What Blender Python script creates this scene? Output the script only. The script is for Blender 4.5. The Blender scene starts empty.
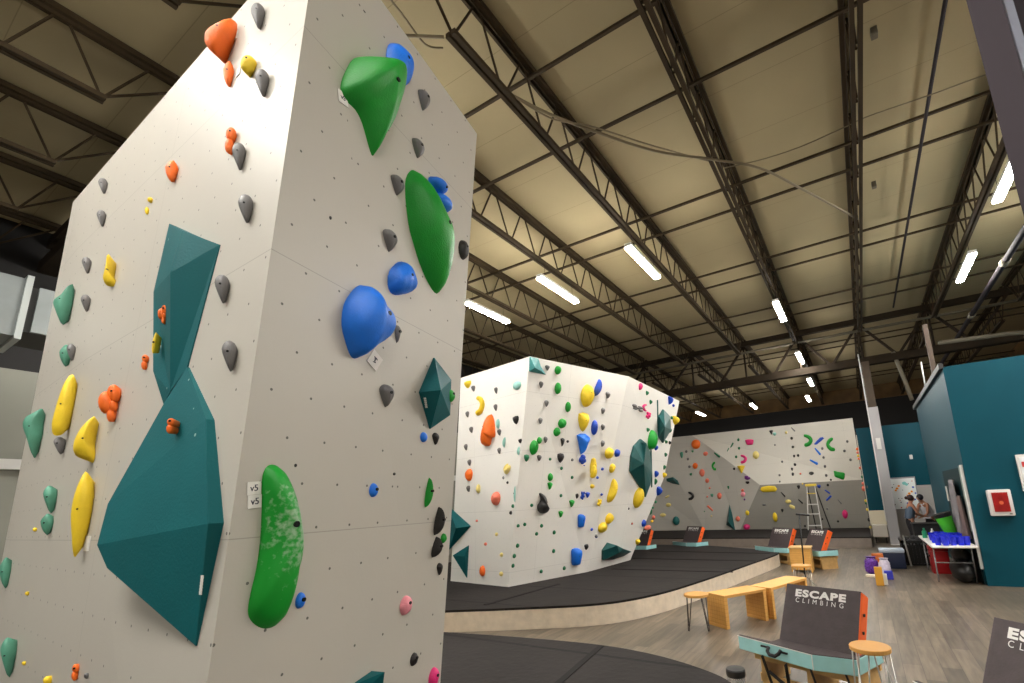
import bpy, bmesh, math, random
from mathutils import Vector, Matrix
random.seed(7)
C = bpy.context.scene.collection
V = Vector

# ------------------------------------------------------------------ camera
F, CX, CY, H = 455.76, 602.3, 406.4, 1.9
YAW, PITCH, ROLL = -0.50166551, 0.20864882, -0.04744972
def cam_axes():
    cy, sy, cp, sp, cr, sr = math.cos(YAW), math.sin(YAW), math.cos(PITCH), math.sin(PITCH), math.cos(ROLL), math.sin(ROLL)
    f = V((sy*cp, cy*cp, sp)); r = V((cy, -sy, 0)); u = r.cross(f)
    return r*cr+u*sr, u*cr-r*sr, f
AR, AU, AF = cam_axes()
EYE = V((0, 0, H))
def ray(x, y): return AR*((x-CX)/F) - AU*((y-CY)/F) + AF
def pr(p):
    q = p-EYE; d = q.dot(AF)
    return CX+F*q.dot(AR)/d, CY-F*q.dot(AU)/d
def zp(x, y, z): d = ray(x, y); return EYE+d*((z-H)/d.z)
def xp(x, y, X): d = ray(x, y); return EYE+d*(X/d.x)
def yp(x, y, Y): d = ray(x, y); return EYE+d*(Y/d.y)
cd = bpy.data.cameras.new('camera'); cam = bpy.data.objects.new('camera', cd); C.objects.link(cam)
m = Matrix.Identity(4)
for i, a in enumerate((AR, AU, -AF)):
    for j in range(3): m[j][i] = a[j]
m.translation = EYE
cam.matrix_world = m
cd.sensor_width = 36; cd.lens = F/1024*36; cd.shift_x = -(CX-512)/1024; cd.shift_y = (CY-341.5)/1024
cd.clip_end = 200; cd.clip_start = .05
bpy.context.scene.camera = cam

# ------------------------------------------------------------------ materials
def srgb(c):
    return tuple([(v/255/12.92 if v/255 <= .04045 else ((v/255+.055)/1.055)**2.4) for v in c])+(1,)
MATS = {}
def mat(name, col, rough=.6, metal=0, noise=0, nscale=6, bump=0, bscale=40, spec=.5, alpha=None, trans=0):
    if name in MATS: return MATS[name]
    m = bpy.data.materials.new(name); m.use_nodes = True
    nt = m.node_tree; b = nt.nodes['Principled BSDF']
    c = srgb(col); b.inputs['Base Color'].default_value = c
    b.inputs['Roughness'].default_value = rough; b.inputs['Metallic'].default_value = metal
    b.inputs['Specular IOR Level'].default_value = spec
    if trans: b.inputs['Transmission Weight'].default_value = trans
    tc = nt.nodes.new('ShaderNodeTexCoord')
    if noise:
        n = nt.nodes.new('ShaderNodeTexNoise'); n.inputs['Scale'].default_value = nscale; n.inputs['Detail'].default_value = 5
        nt.links.new(tc.outputs['Object'], n.inputs['Vector'])
        r = nt.nodes.new('ShaderNodeValToRGB')
        r.color_ramp.elements[0].position = .3; r.color_ramp.elements[1].position = .72
        r.color_ramp.elements[0].color = tuple(v*(1-noise) for v in c[:3])+(1,)
        r.color_ramp.elements[1].color = tuple(min(1, v*(1+noise)) for v in c[:3])+(1,)
        nt.links.new(n.outputs['Fac'], r.inputs['Fac']); nt.links.new(r.outputs['Color'], b.inputs['Base Color'])
    if bump:
        n = nt.nodes.new('ShaderNodeTexNoise'); n.inputs['Scale'].default_value = bscale; n.inputs['Detail'].default_value = 4
        nt.links.new(tc.outputs['Object'], n.inputs['Vector'])
        bp = nt.nodes.new('ShaderNodeBump'); bp.inputs['Strength'].default_value = bump; bp.inputs['Distance'].default_value = .01
        nt.links.new(n.outputs['Fac'], bp.inputs['Height']); nt.links.new(bp.outputs['Normal'], b.inputs['Normal'])
    MATS[name] = m
    return m
def nd(nt, t, **k):
    n = nt.nodes.new(t)
    for a, b in k.items(): setattr(n, a, b)
    return n
def mth(nt, op, a, b=None, c=None):
    n = nt.nodes.new('ShaderNodeMath'); n.operation = op
    for i, v in enumerate((a, b, c)):
        if v is None: continue
        if isinstance(v, (int, float)): n.inputs[i].default_value = v
        else: nt.links.new(v, n.inputs[i])
    return n.outputs[0]
def mix(nt, f, a, b):
    n = nt.nodes.new('ShaderNodeMix'); n.data_type = 'RGBA'
    for i, v in ((0, f), (6, a), (7, b)):
        if isinstance(v, (tuple, float, int)): n.inputs[i].default_value = v
        else: nt.links.new(v, n.inputs[i])
    return n.outputs[2]
def noise_out(nt, vec, scale, detail=4):
    n = nd(nt, 'ShaderNodeTexNoise'); n.inputs['Scale'].default_value = scale; n.inputs['Detail'].default_value = detail
    nt.links.new(vec, n.inputs['Vector']); return n.outputs['Fac']

def panel_mat(name, col, rough=.45, dots=True, zoff=0.0, smear=.05, dotf=.8):
    """painted plywood climbing panels: staggered t-nut holes, faint joints, a little chalk"""
    m = bpy.data.materials.new(name); m.use_nodes = True; nt = m.node_tree; b = nt.nodes['Principled BSDF']
    tc = nd(nt, 'ShaderNodeTexCoord'); sp = nd(nt, 'ShaderNodeSeparateXYZ'); nt.links.new(tc.outputs['UV'], sp.inputs[0])
    u, v = sp.outputs[0], mth(nt, 'ADD', sp.outputs[1], zoff)
    c = srgb(col)
    nz = noise_out(nt, tc.outputs['UV'], 1.3); nz2 = noise_out(nt, tc.outputs['UV'], 9)
    f = mth(nt, 'MULTIPLY', mth(nt, 'ADD', nz, mth(nt, 'MULTIPLY', nz2, .4)), .7)
    base = mix(nt, f, tuple(x*(1-smear) for x in c[:3])+(1,), tuple(min(1, x*(1+smear)) for x in c[:3])+(1,))
    fac = None
    if dots:
        P = .195
        row = mth(nt, 'FLOOR', mth(nt, 'DIVIDE', v, P))
        sh = mth(nt, 'MULTIPLY', mth(nt, 'MODULO', row, 2.0), P*.5)
        jn = nd(nt, 'ShaderNodeTexWhiteNoise', noise_dimensions='2D')
        du = mth(nt, 'SUBTRACT', mth(nt, 'FRACT', mth(nt, 'DIVIDE', mth(nt, 'ADD', u, sh), P)), .5)
        dv = mth(nt, 'SUBTRACT', mth(nt, 'FRACT', mth(nt, 'DIVIDE', v, P)), .5)
        d = mth(nt, 'SQRT', mth(nt, 'ADD', mth(nt, 'MULTIPLY', du, du), mth(nt, 'MULTIPLY', dv, dv)))
        dot = mth(nt, 'LESS_THAN', d, .0062/P)
        base = mix(nt, mth(nt, 'MULTIPLY', dot, dotf), base, (.012, .011, .01, 1))
    for co, per, w in ((v, 1.22, .0022), (u, 2.44, .0016)):
        fr = mth(nt, 'ABSOLUTE', mth(nt, 'SUBTRACT', mth(nt, 'FRACT', mth(nt, 'DIVIDE', co, per)), .5))
        ln = mth(nt, 'LESS_THAN', fr, w/per)
        base = mix(nt, mth(nt, 'MULTIPLY', ln, .38), base, (.1, .095, .085, 1))
    nt.links.new(base, b.inputs['Base Color'])
    b.inputs['Roughness'].default_value = rough
    bp = nd(nt, 'ShaderNodeBump'); bp.inputs['Strength'].default_value = .12; bp.inputs['Distance'].default_value = .004
    nt.links.new(noise_out(nt, tc.outputs['UV'], 60), bp.inputs['Height']); nt.links.new(bp.outputs['Normal'], b.inputs['Normal'])
    return m
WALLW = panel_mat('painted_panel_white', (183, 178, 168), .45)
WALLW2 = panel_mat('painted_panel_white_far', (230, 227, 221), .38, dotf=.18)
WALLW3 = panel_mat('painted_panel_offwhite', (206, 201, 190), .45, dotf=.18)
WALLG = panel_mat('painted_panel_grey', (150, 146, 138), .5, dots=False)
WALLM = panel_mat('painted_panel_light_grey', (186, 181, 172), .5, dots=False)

def lines_mat(name, col, line, per, w, axis=1, off=0, rough=.8, noise=.12, nscale=3, bumpy=.3, fac=.7, spec=.5):
    m = bpy.data.materials.new(name); m.use_nodes = True; nt = m.node_tree; b = nt.nodes['Principled BSDF']
    tc = nd(nt, 'ShaderNodeTexCoord'); sp = nd(nt, 'ShaderNodeSeparateXYZ'); nt.links.new(tc.outputs['Object'], sp.inputs[0])
    c = srgb(col)
    nz = noise_out(nt, tc.outputs['Object'], nscale, 8)
    base = mix(nt, nz, tuple(x*(1-noise) for x in c[:3])+(1,), tuple(min(1, x*(1+noise)) for x in c[:3])+(1,))
    fr = mth(nt, 'FRACT', mth(nt, 'DIVIDE', mth(nt, 'ADD', sp.outputs[axis], off), per))
    ln = mth(nt, 'LESS_THAN', fr, w/per)
    base = mix(nt, mth(nt, 'MULTIPLY', ln, fac), base, srgb(line))
    nt.links.new(base, b.inputs['Base Color']); b.inputs['Roughness'].default_value = rough; b.inputs['Specular IOR Level'].default_value = spec
    bp = nd(nt, 'ShaderNodeBump'); bp.inputs['Strength'].default_value = bumpy; bp.inputs['Distance'].default_value = .01
    nt.links.new(noise_out(nt, tc.outputs['Object'], nscale*6, 6), bp.inputs['Height']); nt.links.new(bp.outputs['Normal'], b.inputs['Normal'])
    return m

def floor_mat():
    m = bpy.data.materials.new('vinyl_plank_floor'); m.use_nodes = True; nt = m.node_tree; b = nt.nodes['Principled BSDF']
    tc = nd(nt, 'ShaderNodeTexCoord')
    mp = nd(nt, 'ShaderNodeMapping'); mp.inputs['Rotation'].default_value[2] = math.radians(90)
    nt.links.new(tc.outputs['Object'], mp.inputs['Vector'])
    br = nd(nt, 'ShaderNodeTexBrick'); br.offset = .37
    br.inputs['Scale'].default_value = 1; br.inputs['Brick Width'].default_value = 1.2; br.inputs['Row Height'].default_value = .18
    br.inputs['Mortar Size'].default_value = .0025; br.inputs['Mortar Smooth'].default_value = .2
    br.inputs['Color1'].default_value = srgb((118, 107, 94)); br.inputs['Color2'].default_value = srgb((84, 77, 68)); br.inputs['Mortar'].default_value = srgb((60, 54, 48))
    nt.links.new(mp.outputs[0], br.inputs['Vector'])
    m2 = nd(nt, 'ShaderNodeMapping'); m2.inputs['Scale'].default_value = (9, .9, 1); nt.links.new(tc.outputs['Object'], m2.inputs['Vector'])
    g = noise_out(nt, m2.outputs[0], 2.2, 8)
    rp = nd(nt, 'ShaderNodeValToRGB'); rp.color_ramp.elements[0].position = .35; rp.color_ramp.elements[1].position = .66
    rp.color_ramp.elements[0].color = (.62, .6, .58, 1); rp.color_ramp.elements[1].color = (1.25, 1.2, 1.12, 1)
    nt.links.new(g, rp.inputs[0])
    mu = nd(nt, 'ShaderNodeMix', data_type='RGBA', blend_type='MULTIPLY'); mu.inputs[0].default_value = .8
    nt.links.new(br.outputs['Color'], mu.inputs[6]); nt.links.new(rp.outputs[0], mu.inputs[7])
    nt.links.new(mu.outputs[2], b.inputs['Base Color'])
    b.inputs['Roughness'].default_value = .36
    return m

WHITE = mat('white_paint', (214, 212, 208), .5)
STEEL = mat('joist_paint_brown', (60, 48, 31), .75, noise=.25, nscale=2, spec=.25)
PIPE = mat('pipe_grey', (104, 97, 82), .7, 0)
DARKM = mat('dark_steel', (34, 28, 32), .7, 0, spec=.15)
TEALW = mat('teal_wall_paint', (0, 66, 80), .5, noise=.05, nscale=1.5, spec=.2)
TEALV = mat('teal_volume', (4, 88, 93), .6, noise=.08, nscale=3, bump=.15, bscale=80, spec=.25)
BOLT = mat('bolt_black', (20, 20, 20), .4, .6)
def speck(m, sc=6.5, th=.055, c=(.55, .62, .58, 1)):
    nt = m.node_tree; b = nt.nodes['Principled BSDF']; tc = nd(nt, 'ShaderNodeTexCoord')
    v = nd(nt, 'ShaderNodeTexVoronoi'); v.inputs['Scale'].default_value = sc; v.inputs['Randomness'].default_value = .55; nt.links.new(tc.outputs['Object'], v.inputs['Vector'])
    f = mth(nt, 'MULTIPLY', mth(nt, 'LESS_THAN', v.outputs['Distance'], th), .6)
    src = b.inputs['Base Color'].links[0].from_socket if b.inputs['Base Color'].links else tuple(b.inputs['Base Color'].default_value)
    nt.links.new(mix(nt, f, src, c), b.inputs['Base Color'])
speck(TEALV)
WOODL = lines_mat('birch_plywood', (216, 162, 84), (176, 122, 56), .055, .006, 2, rough=.5, noise=.12, nscale=9, bumpy=.05, fac=.5)
WOODP = mat('pine_boards', (205, 165, 105), .6, noise=.15, nscale=8)
BLACKP = mat('black_plastic', (18, 18, 19), .45)
CHROME = mat('steel_leg', (190, 188, 184), .3, .7)
HAIRPIN = mat('dark_hairpin_steel', (50, 48, 50), .35, .7)
MATTOP = lines_mat('mat_vinyl_top', (37, 33, 32), (12, 10, 10), 1.52, .06, 1, .55, rough=.78, noise=.45, nscale=2.2, bumpy=.6, fac=.9, spec=.2)
MATSIDE = mat('mat_side_vinyl', (226, 212, 192), .5, noise=.1, nscale=7, bump=.7, bscale=9)
DARKFAB = mat('crash_pad_cover', (70, 60, 62), .7, noise=.12, nscale=12, bump=.3, bscale=60)
ORANGEF = mat('orange_vinyl', (248, 104, 34), .5)
BLUEF = mat('pale_blue_vinyl', (158, 212, 214), .5, noise=.06, nscale=8)
TAG = mat('white_paper', (225, 222, 216), .7)
INK = mat('dark_ink', (40, 40, 60), .7)
HC = {'green': (4, 148, 40), 'blue': (10, 112, 225), 'royal': (20, 72, 190), 'grey': (108, 106, 106), 'black': (32, 28, 28),
      'yellow': (240, 205, 40), 'pale': (236, 216, 130), 'orange': (248, 112, 26), 'sage': (78, 142, 118), 'pink': (236, 148, 160),
      'magenta': (225, 40, 120), 'teal': (20, 98, 96), 'mint': (150, 205, 195), 'purple': (120, 55, 140), 'coral': (232, 120, 95), 'dgreen': (20, 110, 70)}
def chalk_green():
    m = mat('hold_green_chalked', HC['green'], .5); nt = m.node_tree; b = nt.nodes['Principled BSDF']
    tc = nd(nt, 'ShaderNodeTexCoord'); mp = nd(nt, 'ShaderNodeMapping'); mp.inputs['Scale'].default_value = (4.5, 7, 4.2); mp.inputs['Location'].default_value = (0, -.55, -.35)
    nt.links.new(tc.outputs['Object'], mp.inputs['Vector'])
    ln = nd(nt, 'ShaderNodeVectorMath', operation='LENGTH'); nt.links.new(mp.outputs[0], ln.inputs[0])
    f = mth(nt, 'SUBTRACT', mth(nt, 'ADD', noise_out(nt, tc.outputs['Object'], 45, 8), .32), mth(nt, 'MULTIPLY', ln.outputs['Value'], .42))
    f = mth(nt, 'MULTIPLY', mth(nt, 'MAXIMUM', mth(nt, 'MINIMUM', mth(nt, 'MULTIPLY', mth(nt, 'SUBTRACT', f, .42), 4), 1), 0), .45)
    nt.links.new(mix(nt, f, srgb(HC['green']), srgb((205, 210, 200))), b.inputs['Base Color']); return m
def hmat(c): return mat('hold_'+c, HC[c], .5, noise=.07, nscale=14, bump=.25, bscale=120)

# ------------------------------------------------------------------ mesh helpers
class MB:
    def __init__(s): s.v = []; s.f = []
    def add(s, vs, fs):
        n = len(s.v); s.v += [V(x) for x in vs]; s.f += [tuple(i+n for i in f) for f in fs]; return s
    def box(s, a, b):
        x0, y0, z0 = a; x1, y1, z1 = b
        vs = [(x0, y0, z0), (x1, y0, z0), (x1, y1, z0), (x0, y1, z0), (x0, y0, z1), (x1, y0, z1), (x1, y1, z1), (x0, y1, z1)]
        return s.add(vs, [(0, 3, 2, 1), (4, 5, 6, 7), (0, 1, 5, 4), (1, 2, 6, 5), (2, 3, 7, 6), (3, 0, 4, 7)])
    def rbox(s, a, b, r=.01):
        bm = bmesh.new(); bmesh.ops.create_cube(bm, size=1)
        for v in bm.verts: v.co = V([(a[i]+b[i])/2+v.co[i]*(b[i]-a[i]) for i in range(3)])
        bmesh.ops.bevel(bm, geom=bm.edges[:], offset=r, segments=2, profile=.6, affect='EDGES')
        bm.verts.index_update()
        s.add([v.co.copy() for v in bm.verts], [tuple(v.index for v in f.verts) for f in bm.faces]); bm.free(); return s
    def bar(s, p, q, w, h=None, up=None):
        p, q = V(p), V(q); h = h or w; d = (q-p).normalized()
        up = V(up) if up else (V((0, 0, 1)) if abs(d.z) < .95 else V((1, 0, 0)))
        a = d.cross(up).normalized()*(w/2); b = a.cross(d).normalized()*(h/2)
        vs = [p-a-b, p+a-b, p+a+b, p-a+b, q-a-b, q+a-b, q+a+b, q-a+b]
        return s.add(vs, [(0, 3, 2, 1), (4, 5, 6, 7), (0, 1, 5, 4), (1, 2, 6, 5), (2, 3, 7, 6), (3, 0, 4, 7)])
    def tube(s, pts, r, n=8, cap=True):
        pts = [V(p) for p in pts]; rs = r if isinstance(r, (list, tuple)) else [r]*len(pts)
        rings = []; prev = None
        for i, p in enumerate(pts):
            d = (pts[min(i+1, len(pts)-1)]-pts[max(i-1, 0)]).normalized()
            a = (prev if prev is not None else (V((0, 0, 1)) if abs(d.z) < .9 else V((1, 0, 0))))
            a = (a-d*a.dot(d)).normalized(); prev = a; b = d.cross(a)
            rings.append([p+(a*math.cos(2*math.pi*k/n)+b*math.sin(2*math.pi*k/n))*rs[i] for k in range(n)])
        vs = [x for r_ in rings for x in r_]; fs = []
        for i in range(len(pts)-1):
            for k in range(n): fs.append((i*n+k, i*n+(k+1) % n, (i+1)*n+(k+1) % n, (i+1)*n+k))
        if cap: fs += [tuple(range(n))[::-1], tuple((len(pts)-1)*n+k for k in range(n))]
        return s.add(vs, fs)
    def lathe(s, prof, c=(0, 0, 0), n=24):
        c = V(c); vs = []; fs = []
        for r, z in prof:
            for k in range(n): vs.append(c+V((r*math.cos(2*math.pi*k/n), r*math.sin(2*math.pi*k/n), z)))
        for i in range(len(prof)-1):
            for k in range(n): fs.append((i*n+k, i*n+(k+1) % n, (i+1)*n+(k+1) % n, (i+1)*n+k))
        fs += [tuple(range(n))[::-1], tuple((len(prof)-1)*n+k for k in range(n))]
        return s.add(vs, fs)
    def prism(s, poly, z0, z1):
        n = len(poly); vs = [(x, y, z0) for x, y in poly]+[(x, y, z1) for x, y in poly]
        fs = [tuple(range(n))[::-1], tuple(range(n, 2*n))]+[(i, (i+1) % n, n+(i+1) % n, n+i) for i in range(n)]
        return s.add(vs, fs)
    def ell(s, c, rx, ry, rz, n=14, m=9, bump=0):
        c = V(c); vs = []; fs = []
        for i in range(m+1):
            t = math.pi*i/m
            for k in range(n):
                a = 2*math.pi*k/n; q = 1+bump*math.sin(3*a+5*t)
                vs.append(c+V((rx*math.sin(t)*math.cos(a)*q, ry*math.sin(t)*math.sin(a)*q, rz*math.cos(t))))
        for i in range(m):
            for k in range(n): fs.append((i*n+k, (i+1)*n+k, (i+1)*n+(k+1) % n, i*n+(k+1) % n))
        return s.add(vs, fs)
    def xf(s, M, start=0):
        for i in range(start, len(s.v)): s.v[i] = M @ s.v[i]
        return s
    def obj(s, name, m, parent=None, smooth=False, local=False):
        """vertices are world space unless local; origin moves to the base centre for top-level things"""
        me = bpy.data.meshes.new(name); vs = s.v
        o = bpy.data.objects.new(name, me); C.objects.link(o)
        org = V((0, 0, 0))
        if parent is None and not local and vs:
            org = V(((min(v.x for v in vs)+max(v.x for v in vs))/2, (min(v.y for v in vs)+max(v.y for v in vs))/2, min(v.z for v in vs)))
            o.location = org
        elif parent is not None and not local:
            P = parent; org = V((0, 0, 0))
            while P is not None: org = org+V(P.location); P = P.parent
        me.from_pydata([tuple(v-org) for v in vs], [], s.f)
        bm = bmesh.new(); bm.from_mesh(me); bmesh.ops.remove_doubles(bm, verts=bm.verts, dist=1e-6)
        bmesh.ops.recalc_face_normals(bm, faces=bm.faces); bm.to_mesh(me); bm.free()
        me.materials.append(m)
        if smooth:
            for p in me.polygons: p.use_smooth = True
            if smooth is not True: me.set_sharp_from_angle(angle=smooth)
        if parent is not None: o.parent = parent
        return o
def tag(o, label, cat, group=None, kind=None):
    o['label'] = label; o['category'] = cat
    if group: o['group'] = group
    if kind: o['kind'] = kind
    return o
def thing(name, label, cat, loc=(0, 0, 0), group=None, rz=0):
    o = bpy.data.objects.new(name, None); o.empty_display_size = .1; C.objects.link(o); o.location = loc; o.rotation_euler.z = rz
    return tag(o, label, cat, group)
def struct(o): o['kind'] = 'structure'; return o
def uvs(o, uax=None):
    me = o.data; uv = me.uv_layers.new(name='UVMap'); org = o.location
    for p in me.polygons:
        n = p.normal; h = V((-n.y, n.x, 0)); h = h.normalized() if h.length > .2 else V((1, 0, 0))
        w = n.cross(h)
        for li in p.loop_indices:
            co = me.vertices[me.loops[li].vertex_index].co+org
            uv.data[li].uv = (co.dot(h), co.z if abs(n.z) < .8 else co.dot(w))
ORD = ['first', 'second', 'third', 'fourth', 'fifth', 'sixth', 'seventh', 'eighth', 'ninth', 'tenth', 'eleventh', 'twelfth', 'thirteenth', 'fourteenth', 'fifteenth', 'sixteenth', 'seventeenth', 'eighteenth', 'nineteenth', 'twentieth', 'twenty-first', 'twenty-second', 'twenty-third', 'twenty-fourth', 'twenty-fifth', 'twenty-sixth', 'twenty-seventh', 'twenty-eighth', 'twenty-ninth', 'thirtieth', 'thirty-first', 'thirty-second']
def text_mesh(name, body, m, parent, M, size, bold=0, spacing=1, ext=.001, sx=1):
    cu = bpy.data.curves.new(name+'_t', 'FONT'); cu.body = body; cu.size = size; cu.extrude = ext; cu.offset = bold; cu.space_character = spacing
    cu.align_x = 'CENTER'; cu.align_y = 'CENTER'
    t = bpy.data.objects.new(name+'_t', cu); C.objects.link(t)
    me = bpy.data.meshes.new_from_object(t.evaluated_get(bpy.context.evaluated_depsgraph_get()))
    bpy.data.objects.remove(t)
    me.transform(Matrix.Scale(sx, 4, V((1, 0, 0)))); me.transform(M)
    o = bpy.data.objects.new(name, me); C.objects.link(o); me.materials.clear(); me.materials.append(m)
    if parent: o.parent = parent
    return o
def frame(o, x, y, z):
    M = Matrix.Identity(4)
    for i, a in enumerate((x, y, z)):
        for j in range(3): M[j][i] = a[j]
    M.translation = V(o); return M
# ------------------------------------------------------------------ room shell
ZT, ZB = 8.7, 7.8           # joist top / bottom chord
struct(MB().box((-20, -12, -.1), (8, 36, 0)).obj('floor', floor_mat()))
CEILM = lines_mat('roof_deck_insulation', (160, 146, 112), (124, 110, 80), 1.27, .012, 1, rough=.85, noise=.1, nscale=.8, bumpy=.2, fac=.6)
struct(MB().box((-20, -12, ZT+.1), (8, 36, ZT+.2)).obj('ceiling', CEILM))
INS = mat('foil_insulation_brown', (108, 82, 46), .7, noise=.35, nscale=1.2, bump=.5, bscale=3)
BLK = mat('dark_back_wall', (26, 24, 24), .8)
GREYW = mat('left_wall_paint', (132, 132, 122), .7, noise=.04, nscale=1)
struct(MB().box((-20, 35, 0), (8, 35.2, 7.85)).obj('wall_back', BLK))
struct(MB().box((-20, 34.9, 7.85), (8, 35.1, ZT+.1)).obj('wall_back_insulation', INS))
struct(MB().box((-20, -12.2, 0), (8, -12, ZT+.1)).obj('wall_front', GREYW))
struct(MB().box((-16.2, -12, 0), (-16, 35, 5.4)).obj('wall_left', GREYW))
struct(MB().box((-16.2, -12, 5.4), (-16, 35, ZT+.1)).obj('wall_left_upper', BLK))
struct(MB().box((-16, -12, 3.2), (-15.9, 35, 3.42)).obj('trim_1', WHITE))
struct(MB().box((8, -12, 0), (8.2, 35, 4.8)).obj('wall_right_lower', mat('right_wall_paint', (176, 174, 168), .8)))
struct(MB().box((7.9, -12, 4.8), (8.2, 35, ZT+.1)).obj('wall_right_insulation', INS))

# teal office block on the right
o = struct(MB().box((1.85, 11.67, 0), (7.9, 17.17, 4.38)).obj('wall_right', TEALW))
struct(MB().box((1.78, 11.63, 4.34), (1.86, 17.3, 4.46)).obj('trim_2', mat('dark_flashing', (40, 40, 42), .5)))
# recessed stretch of wall behind the office block
zt = yp(890, 425, 20.3).z; zn = yp(874, 510.5, 20.3).z
struct(MB().box((.12, 20.3, zn), (1.28, 20.42, zt)).obj('wall_right_rear', TEALW))
xl, xr = yp(890, 500, 20.3).x-.2, 7.9
struct(MB().box((.78, 20.28, 2.0), (7.9, 20.44, zt)).obj('wall_right_rear_upper', TEALW))
struct(MB().box((.12, 20.3, .62), (.8, 20.42, zn)).obj('wall_right_rear_cream', mat('cream_paint', (214, 204, 180), .6)))
struct(MB().box((.8, 20.29, 0), (7.9, 20.43, 2.0)).obj('wall_right_rear_lower', mat('grey_lower_wall', (172, 168, 164), .6)))

# ------------------------------------------------------------------ roof steel
JX = [5.4, 3.08, .78, -1.48, -3.72, -6.12, -8.55, -10.85, -13.1, -15.4]
names = ['rightmost', 'second from the right', 'above the grey column', 'fourth from the right', 'fifth from the right', 'sixth from the right', 'seventh from the right', 'eighth from the right', 'second from the left wall', 'nearest the left wall']
def joist(x, y0, y1, bay, i):
    t = thing('roof_joist', 'brown open web steel roof joist in the %s bay, %s' % (bay, names[i]), 'roof joist', (x, y0, ZB), 'steel roof joists in the %s bay' % bay)
    top = MB(); bot = MB(); web = MB()
    for s in (-1, 1):
        top.box((x+s*.025-(.075 if s < 0 else 0), y0, ZT-.01), (x+s*.025+(.075 if s > 0 else 0), y1, ZT+.08))
        bot.box((x+s*.018-(.06 if s < 0 else 0), y0+.9, ZB-.04), (x+s*.018+(.06 if s > 0 else 0), y1-.9, ZB+.03))
        top.box((x+s*.025-(.012 if s < 0 else 0), y0, ZT-.07), (x+s*.025+(.012 if s > 0 else 0), y1, ZT))
    n = int((y1-y0-1.8)/.94); st = (y1-y0-1.8)/n
    for k in range(n+1):
        yb = y0+.9+k*st
        if k < n: web.tube([(x, yb+.05, ZB), (x, yb+st*.42, ZT+.02)], .018, 5); web.tube([(x, yb+st*.5, ZT+.02), (x, yb+st-.03, ZB)], .018, 5)
    web.tube([(x, y0+.05, ZT), (x, y0+.95, ZB)], .02, 5); web.tube([(x, y1-.05, ZT), (x, y1-.95, ZB)], .02, 5)
    web.tube([(x, y1-.93, ZB), (x, y1-.5, ZT+.02)], .018, 5)
    top.obj('top_chord', STEEL, t); bot.obj('bottom_chord', STEEL, t); web.obj('web', STEEL, t)
for i, x in enumerate(JX):
    joist(x, -12, 2.3, 'near', i); joist(x, 2.35, 19.95, 'middle', i); joist(x, 20.2, 34.9, 'far', i)
def girder(y, label, zl=6.68):
    t = thing('roof_girder', label, 'roof girder', (-4, y, 6.7))
    up = MB().box((-16, y-.1, 8.4), (7.9, y+.1, 8.62)); lo = MB().box((-16, y-.16, zl), (7.9, y+.16, zl+.27)); w = MB()
    k = 0; x = -15.4
    for j in range(len(JX)-1):
        a, b = JX[j], JX[j+1]; mid = (a+b)/2
        w.bar((a, y, 8.4), (mid, y, zl+.2), .09); w.bar((mid, y, zl+.2), (b, y, 8.4), .09); w.bar((b, y, zl+.2), (b, y, 8.4), .07)
    GD = mat('girder_dark_brown', (42, 33, 22), .8, noise=.2, nscale=2, spec=.2)
    up.obj('top_chord', GD, t); lo.obj('bottom_chord', GD, t); w.obj('web', GD, t)
girder(20.08, 'deep brown truss girder crossing the roof beside the grey column')
girder(2.32, 'brown truss girder high above the near climbing block', 7.75)
rows = [4.86, 6.36, 9.27, 10.13, 12.97, 13.86, 16.8, 18.0, 22.6, 23.5, 26.4, 27.3, 30.2, 31.2]
for i, y in enumerate(rows):
    tag(MB().bar((-16, y, ZT-.09), (7.9, y, ZT-.09), .05, .05).obj('bridging_bar', STEEL),
        'thin brown bridging bar crossing beneath the joists, %s from the camera' % ORD[i], 'bridging bar', 'bridging bars under the ceiling')
def pipe(name, pts, r, m, label, cat='pipe', n=8): return tag(MB().tube(pts, r, n).obj(name, m, smooth=True), label, cat)
pipe('sprinkler_pipe', [(-16, 19.75, 8.02), (7.9, 19.75, 8.02)], .055, PIPE, 'light grey sprinkler pipe running across the room along the girder')
pipe('conduit', [(2.0, -11, 8.6), (2.0, 19.5, 8.6)], .032, DARKM, 'thin dark conduit under the ceiling right of the column line', 'conduit')
t = thing('roof_pipe', 'dark grey coupled pipe descending out of view above the teal office', 'pipe', (3.75, 8, 7.0))
MB().tube([(3.75, -4, 7.1), (3.75, 24, 7.1)], .075, 10).obj('pipe_run', DARKM, t, True)
for y in (9.5, 13.4, 17.3): MB().tube([(3.75, y, 7.1), (3.75, y+.22, 7.1)], .1, 10).obj('coupling', PIPE, t, True)
pipe('cross_beam', [yp(938, 343, 18.8), yp(1006, 334, 18.8), yp(1040, 331, 18.8)], .075, PIPE, 'pale horizontal beam behind the top of the teal office', 'beam')
a, b = yp(924.6, 325, 15), yp(934.5, 374, 15)
tag(MB().bar(a, V((a.x, 15, 4.38)), .11, .11).obj('timber_post', mat('amber_timber', (52, 33, 13), .6, noise=.1)), 'amber timber post standing on the teal office roof', 'post')
pipe('roof_strut', [yp(893, 352, 20), yp(903, 376, 20), yp(912, 400, 20)], .07, PIPE, 'bent grey pipe dropping behind the teal office roof')
pipe('roof_rod', [yp(921, 362, 16), yp(925.5, 388, 16)], .02, WHITE, 'thin pale rod beside the timber post on the office', 'rod')
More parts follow.
